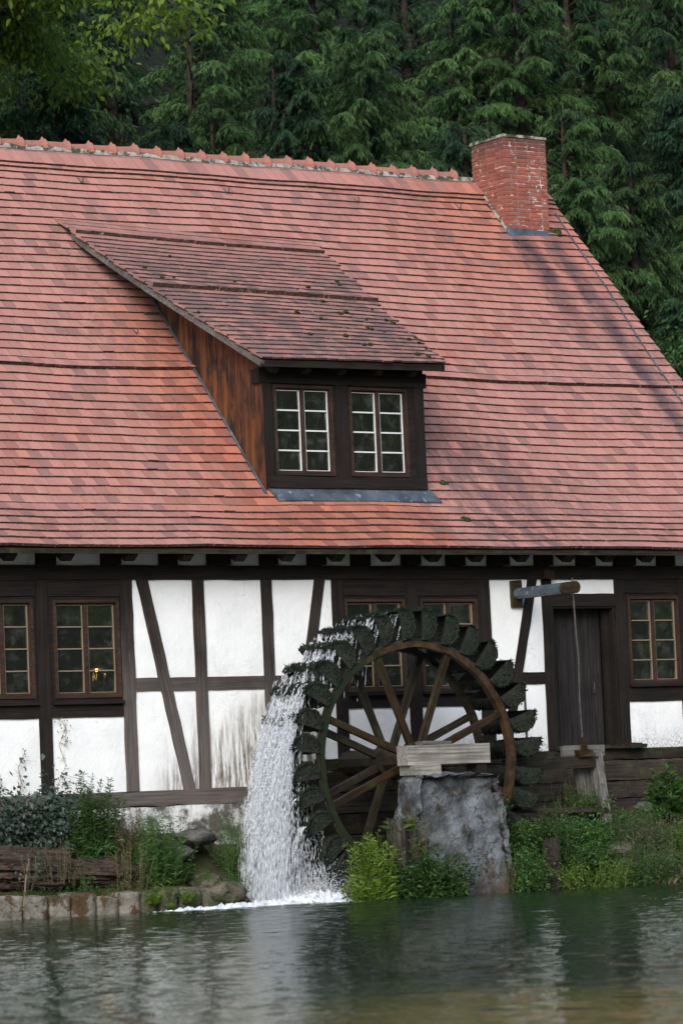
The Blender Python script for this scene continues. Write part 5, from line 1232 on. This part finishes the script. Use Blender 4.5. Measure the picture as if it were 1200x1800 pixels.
plant('flowering_herb', 'pale herb tangle at the foot of the leaning post', 'herb', 1060, 1112, 1418, 1490, -1.85, 'olive', 'herb', n=34, per=42, llen=.05, lw=.016)
plant('leafy_herb', 'herbs climbing between the sluice struts', 'herb', 1005, 1058, 1380, 1425, -1.35, 'herb', 'herb', n=18, per=26, llen=.06, lw=.028, **R_)
plant('leafy_herb', 'thin green creeper on the race planks left of the struts', 'herb', 972, 1004, 1345, 1425, -.95, 'herb', 'dry', n=12, per=22, llen=.05, lw=.018)
plant('broadleaf_plant', 'large fresh green broad-leaved plant at the right edge', 'plant', 1148, 1215, 1335, 1430, -1.2, 'herb', 'herb', n=18, per=22, llen=.17, lw=.060, depth=.2)
plant('bank_shrub', 'greyish olive shrub hanging down the right bank', 'shrub', 1096, 1165, 1420, 1550, -2.05, 'olive', 'olive', n=70, per=60, llen=.045, lw=.015, **R_)
plant('bank_shrub', 'olive shrub at the right picture edge above the water', 'shrub', 1150, 1230, 1425, 1556, -1.9, 'olive', 'olive', n=70, per=60, llen=.05, lw=.016, **R_)
plant('leafy_herb', 'green ground herbs on the ledge above the olive shrub', 'herb', 1095, 1150, 1402, 1440, -1.4, 'herb', 'herb', n=24, per=30, llen=.055, lw=.024, **R_)
plant('bank_shrub', 'dark green shrub overhanging the water at the lower right', 'shrub', 1090, 1170, 1478, 1560, -2.6, 'herb', 'olive', n=50, per=50, llen=.05, lw=.018, **R_)
plant('bank_shrub', 'dark shrub touching the water at the right picture edge', 'shrub', 1155, 1240, 1470, 1556, -2.5, 'olive', 'olive', n=50, per=50, llen=.05, lw=.018, **R_)
plant('leafy_herb', 'yellow-green leafy herb at the right edge between the shrubs', 'herb', 1168, 1215, 1440, 1500, -2.2, 'fresh', 'herb', n=20, per=26, llen=.075, lw=.034, **R_)
grass_tuft('water_weed', 'pale green strip of floating weed along the pier foot', 740, 880, 1566, 1577, -2.9, 240, 'lime', 3.0, 'weed')
grass_tuft('hanging_roots', 'brown roots hanging to the water on the right bank', 1110, 1190, 1520, 1566, -2.55, 260, 'dry', .5, 'roots')

# ================================================================== TREES
def conifer_mesh(seed, H=12.0, R0=2.9, nb=130):
    rg = np.random.default_rng(seed); K, T = [], []; tb = MB()
    tb.tube([(0, 0, -.5), (.05, 0, H*.35), (-.04, .05, H*.7), (0, 0, H*.97)], [.26, .19, .10, .02], 8)
    for b in range(nb):
        f = (b+rg.random())/nb; h = H*(.06+.93*f); az = b*2.399+rg.normal(0, .35); L = R0*(1-f)**.62*rg.uniform(.6, 1.18)+.22; up = .15+.75*f
        o = np.array([math.cos(az), math.sin(az), 0]); ts = np.linspace(0, 1, 7)
        path = lambda t: np.array([0, 0, h])+o*L*t[:, None]+np.stack([0*t, 0*t, L*(up*t-(.62+.25*(1-f))*t*t)], 1)
        pts = path(ts); tb.tube(pts, [max(.006, .035*(1-f*.6)*(1-.85*t)) for t in ts], 4, cap=False)
        m = int(13+20*L/R0); t = np.sort(rg.uniform(.06, 1, m)); base = path(t); lat = np.cross(o, [0, 0, 1]); sg = np.where(np.arange(m) % 2, 1, -1)[:, None]
        bd = unit(o*.75+sg*lat*rg.uniform(.35, 1.0, (m, 1))+np.array([0, 0, -.35])+rg.normal(0, .18, (m, 3))); bl = (.20+.42*L/R0*(1.15-t))*rg.uniform(.7, 1.25, m)
        ns = 30; u = rg.uniform(0.02, 1, (m, ns, 1)); p = base[:, None]+bd[:, None]*bl[:, None, None]*u-np.array([0, 0, 1.0])*(bl[:, None, None]*.45*u*u)
        d = bd[:, None]*.8+rg.normal(0, .42, (m, ns, 3))+np.array([0, 0, -.75]); sz = rg.uniform(.055, .125, (m, ns)); 
        K.append(leaf_tris(p.reshape(-1, 3), d.reshape(-1, 3), sz.ravel(), sz.ravel()*.24, rg, .1, .25)); bt = np.clip(rg.normal(.42, .20)+.5*(t-.6), 0, .9)
        T.append(np.clip(np.repeat(bt, ns)+rg.normal(0, .10, m*ns), 0, 1 if rg.random() < .04 else .92))
    return leaf_mesh('crown', np.concatenate(K), np.concatenate(T), M['yew' if seed % 2 else 'yew2']), mesh_py('trunk', tb.V, tb.F, M['bark'], True)
CM = [conifer_mesh(s, 12.0, 2.9-.25*(s % 3)) for s in (1, 2, 3)]
def hz_ground(x, y): return float(ground_h(np.array([x]), np.array([y]))[0])
NCON = [0]
def conifer(px, py, Y, label, v, rz=None, wide=1.0):
    p = onY(px, py, Y); zb_ = hz_ground(p[0], Y)-.2; H = p[2]-zb_; s_ = H/12.0; root = empty('conifer_tree', (p[0], Y, zb_)); tag(root, label, 'tree', 'dark conifers on the slope behind the house')
    cr, tr = CM[v]; rz = random.uniform(0, 6.28) if rz is None else rz; sw = wide*max(.75, min(1.25, s_**.6)) if s_ < 1.3 else wide*s_*.85
    obj('crown', cr, root, (0, 0, 0), (random.gauss(0, .02), random.gauss(0, .02), rz), (sw, sw, s_)); obj('trunk', tr, root, (0, 0, 0), (0, 0, rz), (sw, sw, s_))
for px, py, Y, lb, v in [
    (370, 168, 10.5, 'small conifer with its tip just above the ridge, left of centre', 0),
    (478, 82, 12.0, 'slender conifer left of the tallest pointed conifer behind the ridge', 1),
    (638, 42, 11.5, 'pointed conifer with a bright arching tip above the middle of the ridge', 2),
    (705, 120, 13.0, 'conifer with drooping side branch right of the pointed middle conifer', 0),
    (985, 175, 11.0, 'conifer rising directly behind the chimney', 2),
    (1105, 268, 8.8, 'bright-tipped conifer right of the chimney beside the verge', 0),
    (1010, 300, 8.4, 'low bushy conifer touching the right side of the chimney', 2),
    (1200, 520, 7.2, 'low conifer close to the roof verge at the right edge', 1),
    (815, 200, 10.0, 'low conifer left of the chimney, tip at its cap', 1),
    (265, 215, 9.5, 'short dark conifer whose tip barely clears the left ridge', 1)]: conifer(px, py, Y, lb, v)
bk = [(60, -60, 15, 0), (190, -160, 17, 1), (330, -40, 15, 2), (545, -110, 16.5, 0), (700, -160, 18, 1), (790, -30, 15, 2), (900, -60, 14, 0), (985, -130, 17, 1), (1065, 30, 14, 2), (1170, -80, 15.5, 0), (1190, 150, 12, 1), (1240, 330, 10, 2), (430, -170, 19, 2), (-60, -120, 17, 2), (1090, -200, 20, 0), (1285, -90, 17, 1), (100, 90, 12.5, 1), (-40, 120, 12, 0)]
BL = ['tall dark conifer behind the broadleaf tree at the top left', 'dark conifer filling the top left gap behind the leaves', 'dark conifer right of the broadleaf tree, cut by the top edge', 'tall conifer behind and left of the pointed middle conifer', 'tall conifer behind and right of the pointed middle conifer', 'conifer between the pointed conifer and the chimney', 'tall conifer left above the chimney with brown inner twigs', 'tall conifer right above the chimney', 'conifer with layered drooping tips right of the chimney top', 'dark conifer at the top right corner', 'dark conifer at the right edge level with the chimney', 'dark conifer at the right edge level with the upper verge', 'far conifer between the two slender ones, highest on the slope', 'dark conifer at the left picture edge behind the broadleaf tree', 'far conifer high on the slope at the upper right', 'dark conifer just beyond the right picture edge', 'shaded conifer under the broadleaf tree above the left ridge', 'shaded conifer at the left edge above the ridge']
for (px, py, Y, v), lb in zip(bk, BL): conifer(px, py, Y, lb, v, wide=1.15)
def broadleaf_mesh(seed, H, R, nl=16, leaf=.11, mat='beech', hang=.35, clumps=9, per=95, hmin=.30):
    rg = np.random.default_rng(seed); tb = MB(); K, T = [], []; tb.tube([(0, 0, -.3), (.1, 0, H*.3), (0, .1, H*.6), (0, 0, H*.95)], [.24, .19, .12, .03], 8)
    for b in range(nl):
        f = (b+.5)/nl; h = H*(hmin+(.9-hmin)*f); az = b*2.4+rg.normal(0, .3); L = R*(1.05-.6*f)*rg.uniform(.75, 1.1); o = np.array([math.cos(az), math.sin(az), 0]); path = lambda t: np.array([0, 0, h])+o*L*t[:, None]+np.stack([0*t, 0*t, L*(.45*t-hang*1.3*t*t)], 1)
        ts = np.linspace(0, 1, 7); tb.tube(path(ts), [.04*(1-.85*t)+.004 for t in ts], 5, cap=False)
        for c in range(clumps):
            t = np.array([rg.uniform(.3, 1.0)]); cpt = path(t)[0]+rg.normal(0, .30, 3)*[1, 1, .8]; tb.tube([path(t)[0], cpt], [.012, .004], 3, cap=False)
            p = cpt+rg.normal(0, 1, (per, 3))*[.30, .30, .16]; d = (p-cpt)*.8+rg.normal(0, .25, (per, 3))+np.array([0, 0, -.30]); K.append(leaf_tris(p, d, leaf*rg.uniform(.7, 1.2, per), leaf*.58, rg, .1, .15)); T.append(np.clip(rg.normal(.5, .2)+rg.normal(0, .18, per), 0, 1 if rg.random() < .15 else .9))
    return leaf_mesh('crown', np.concatenate(K), np.concatenate(T), M[mat]), mesh_py('trunk', tb.V, tb.F, M['greybark'], True)
def broadleaf(name, mesh, loc, label, s_=1.0, rz=0.0, group=None):
    root = empty(name, loc); tag(root, label, 'tree', group); obj('crown', mesh[0], root, (0, 0, 0), (0, 0, rz), s_); obj('trunk', mesh[1], root, (0, 0, 0), (0, 0, rz), s_)
BMS = broadleaf_mesh(21, 17.0, 4.0, 22, .10, hang=.25, clumps=13, per=150)
p = onY(-30, 40, 10.6); BHI = broadleaf_mesh(23, 16.0, 4.2, 17, .125, hang=.40, clumps=14, per=100, hmin=.80); broadleaf('broadleaf_tree', BHI, (p[0]-.95, 9.2, .75), 'light green broadleaf tree overhanging the roof at the top left', 1.0, .4)
BM2 = broadleaf_mesh(22, 5.0, 1.6, 12, .10, 'herb', .3, 7, 70)
p = onY(1215, 640, 6.0); broadleaf('broadleaf_shrub', BM2, (p[0]+.5, 6.0, p[2]-4.0), 'green leafy bush peeping past the roof verge at the right edge', 1.0)
rg = np.random.default_rng(77); n = 5200; ux = rg.uniform(-8, 26, n); uy = rg.uniform(10.6, 36, n); uz = ground_h(ux, uy); c = np.stack([ux, uy, uz], 1)
p = np.repeat(c, 12, 0)+rg.normal(0, 1, (n*12, 3))*[.28, .28, .22]+[0, 0, .3]; d = rg.normal(size=(n*12, 3))+[0, 0, .1]
o = obj('undergrowth', leaf_mesh('undergrowth', leaf_tris(p, d, rg.uniform(.10, .22, n*12), .07, rg), np.repeat(rg.random(n)*.7, 12), M['yew2'])); tag(o, 'dark undergrowth covering the slope between the trees', 'undergrowth', kind='stuff')
# trees on the near shore, mirrored in the window panes
for i, (d, off) in enumerate(((44, -11), (48, -5), (45, 1), (49, 7), (46, 13))):
    x = d*math.sin(TH)+off*math.cos(TH); y = -d*math.cos(TH)+off*math.sin(TH)
    broadleaf('shore_tree', BMS, (x, y, hz_ground(x, y) if hz_ground(x, y) > 0 else .1), ['broadleaf tree far right on the near shore', 'second broadleaf tree on the near shore', 'middle broadleaf tree on the near shore', 'fourth broadleaf tree on the near shore', 'last broadleaf tree on the near shore'][i], 1.15, i*1.3, 'trees on the near shore mirrored in the windows')
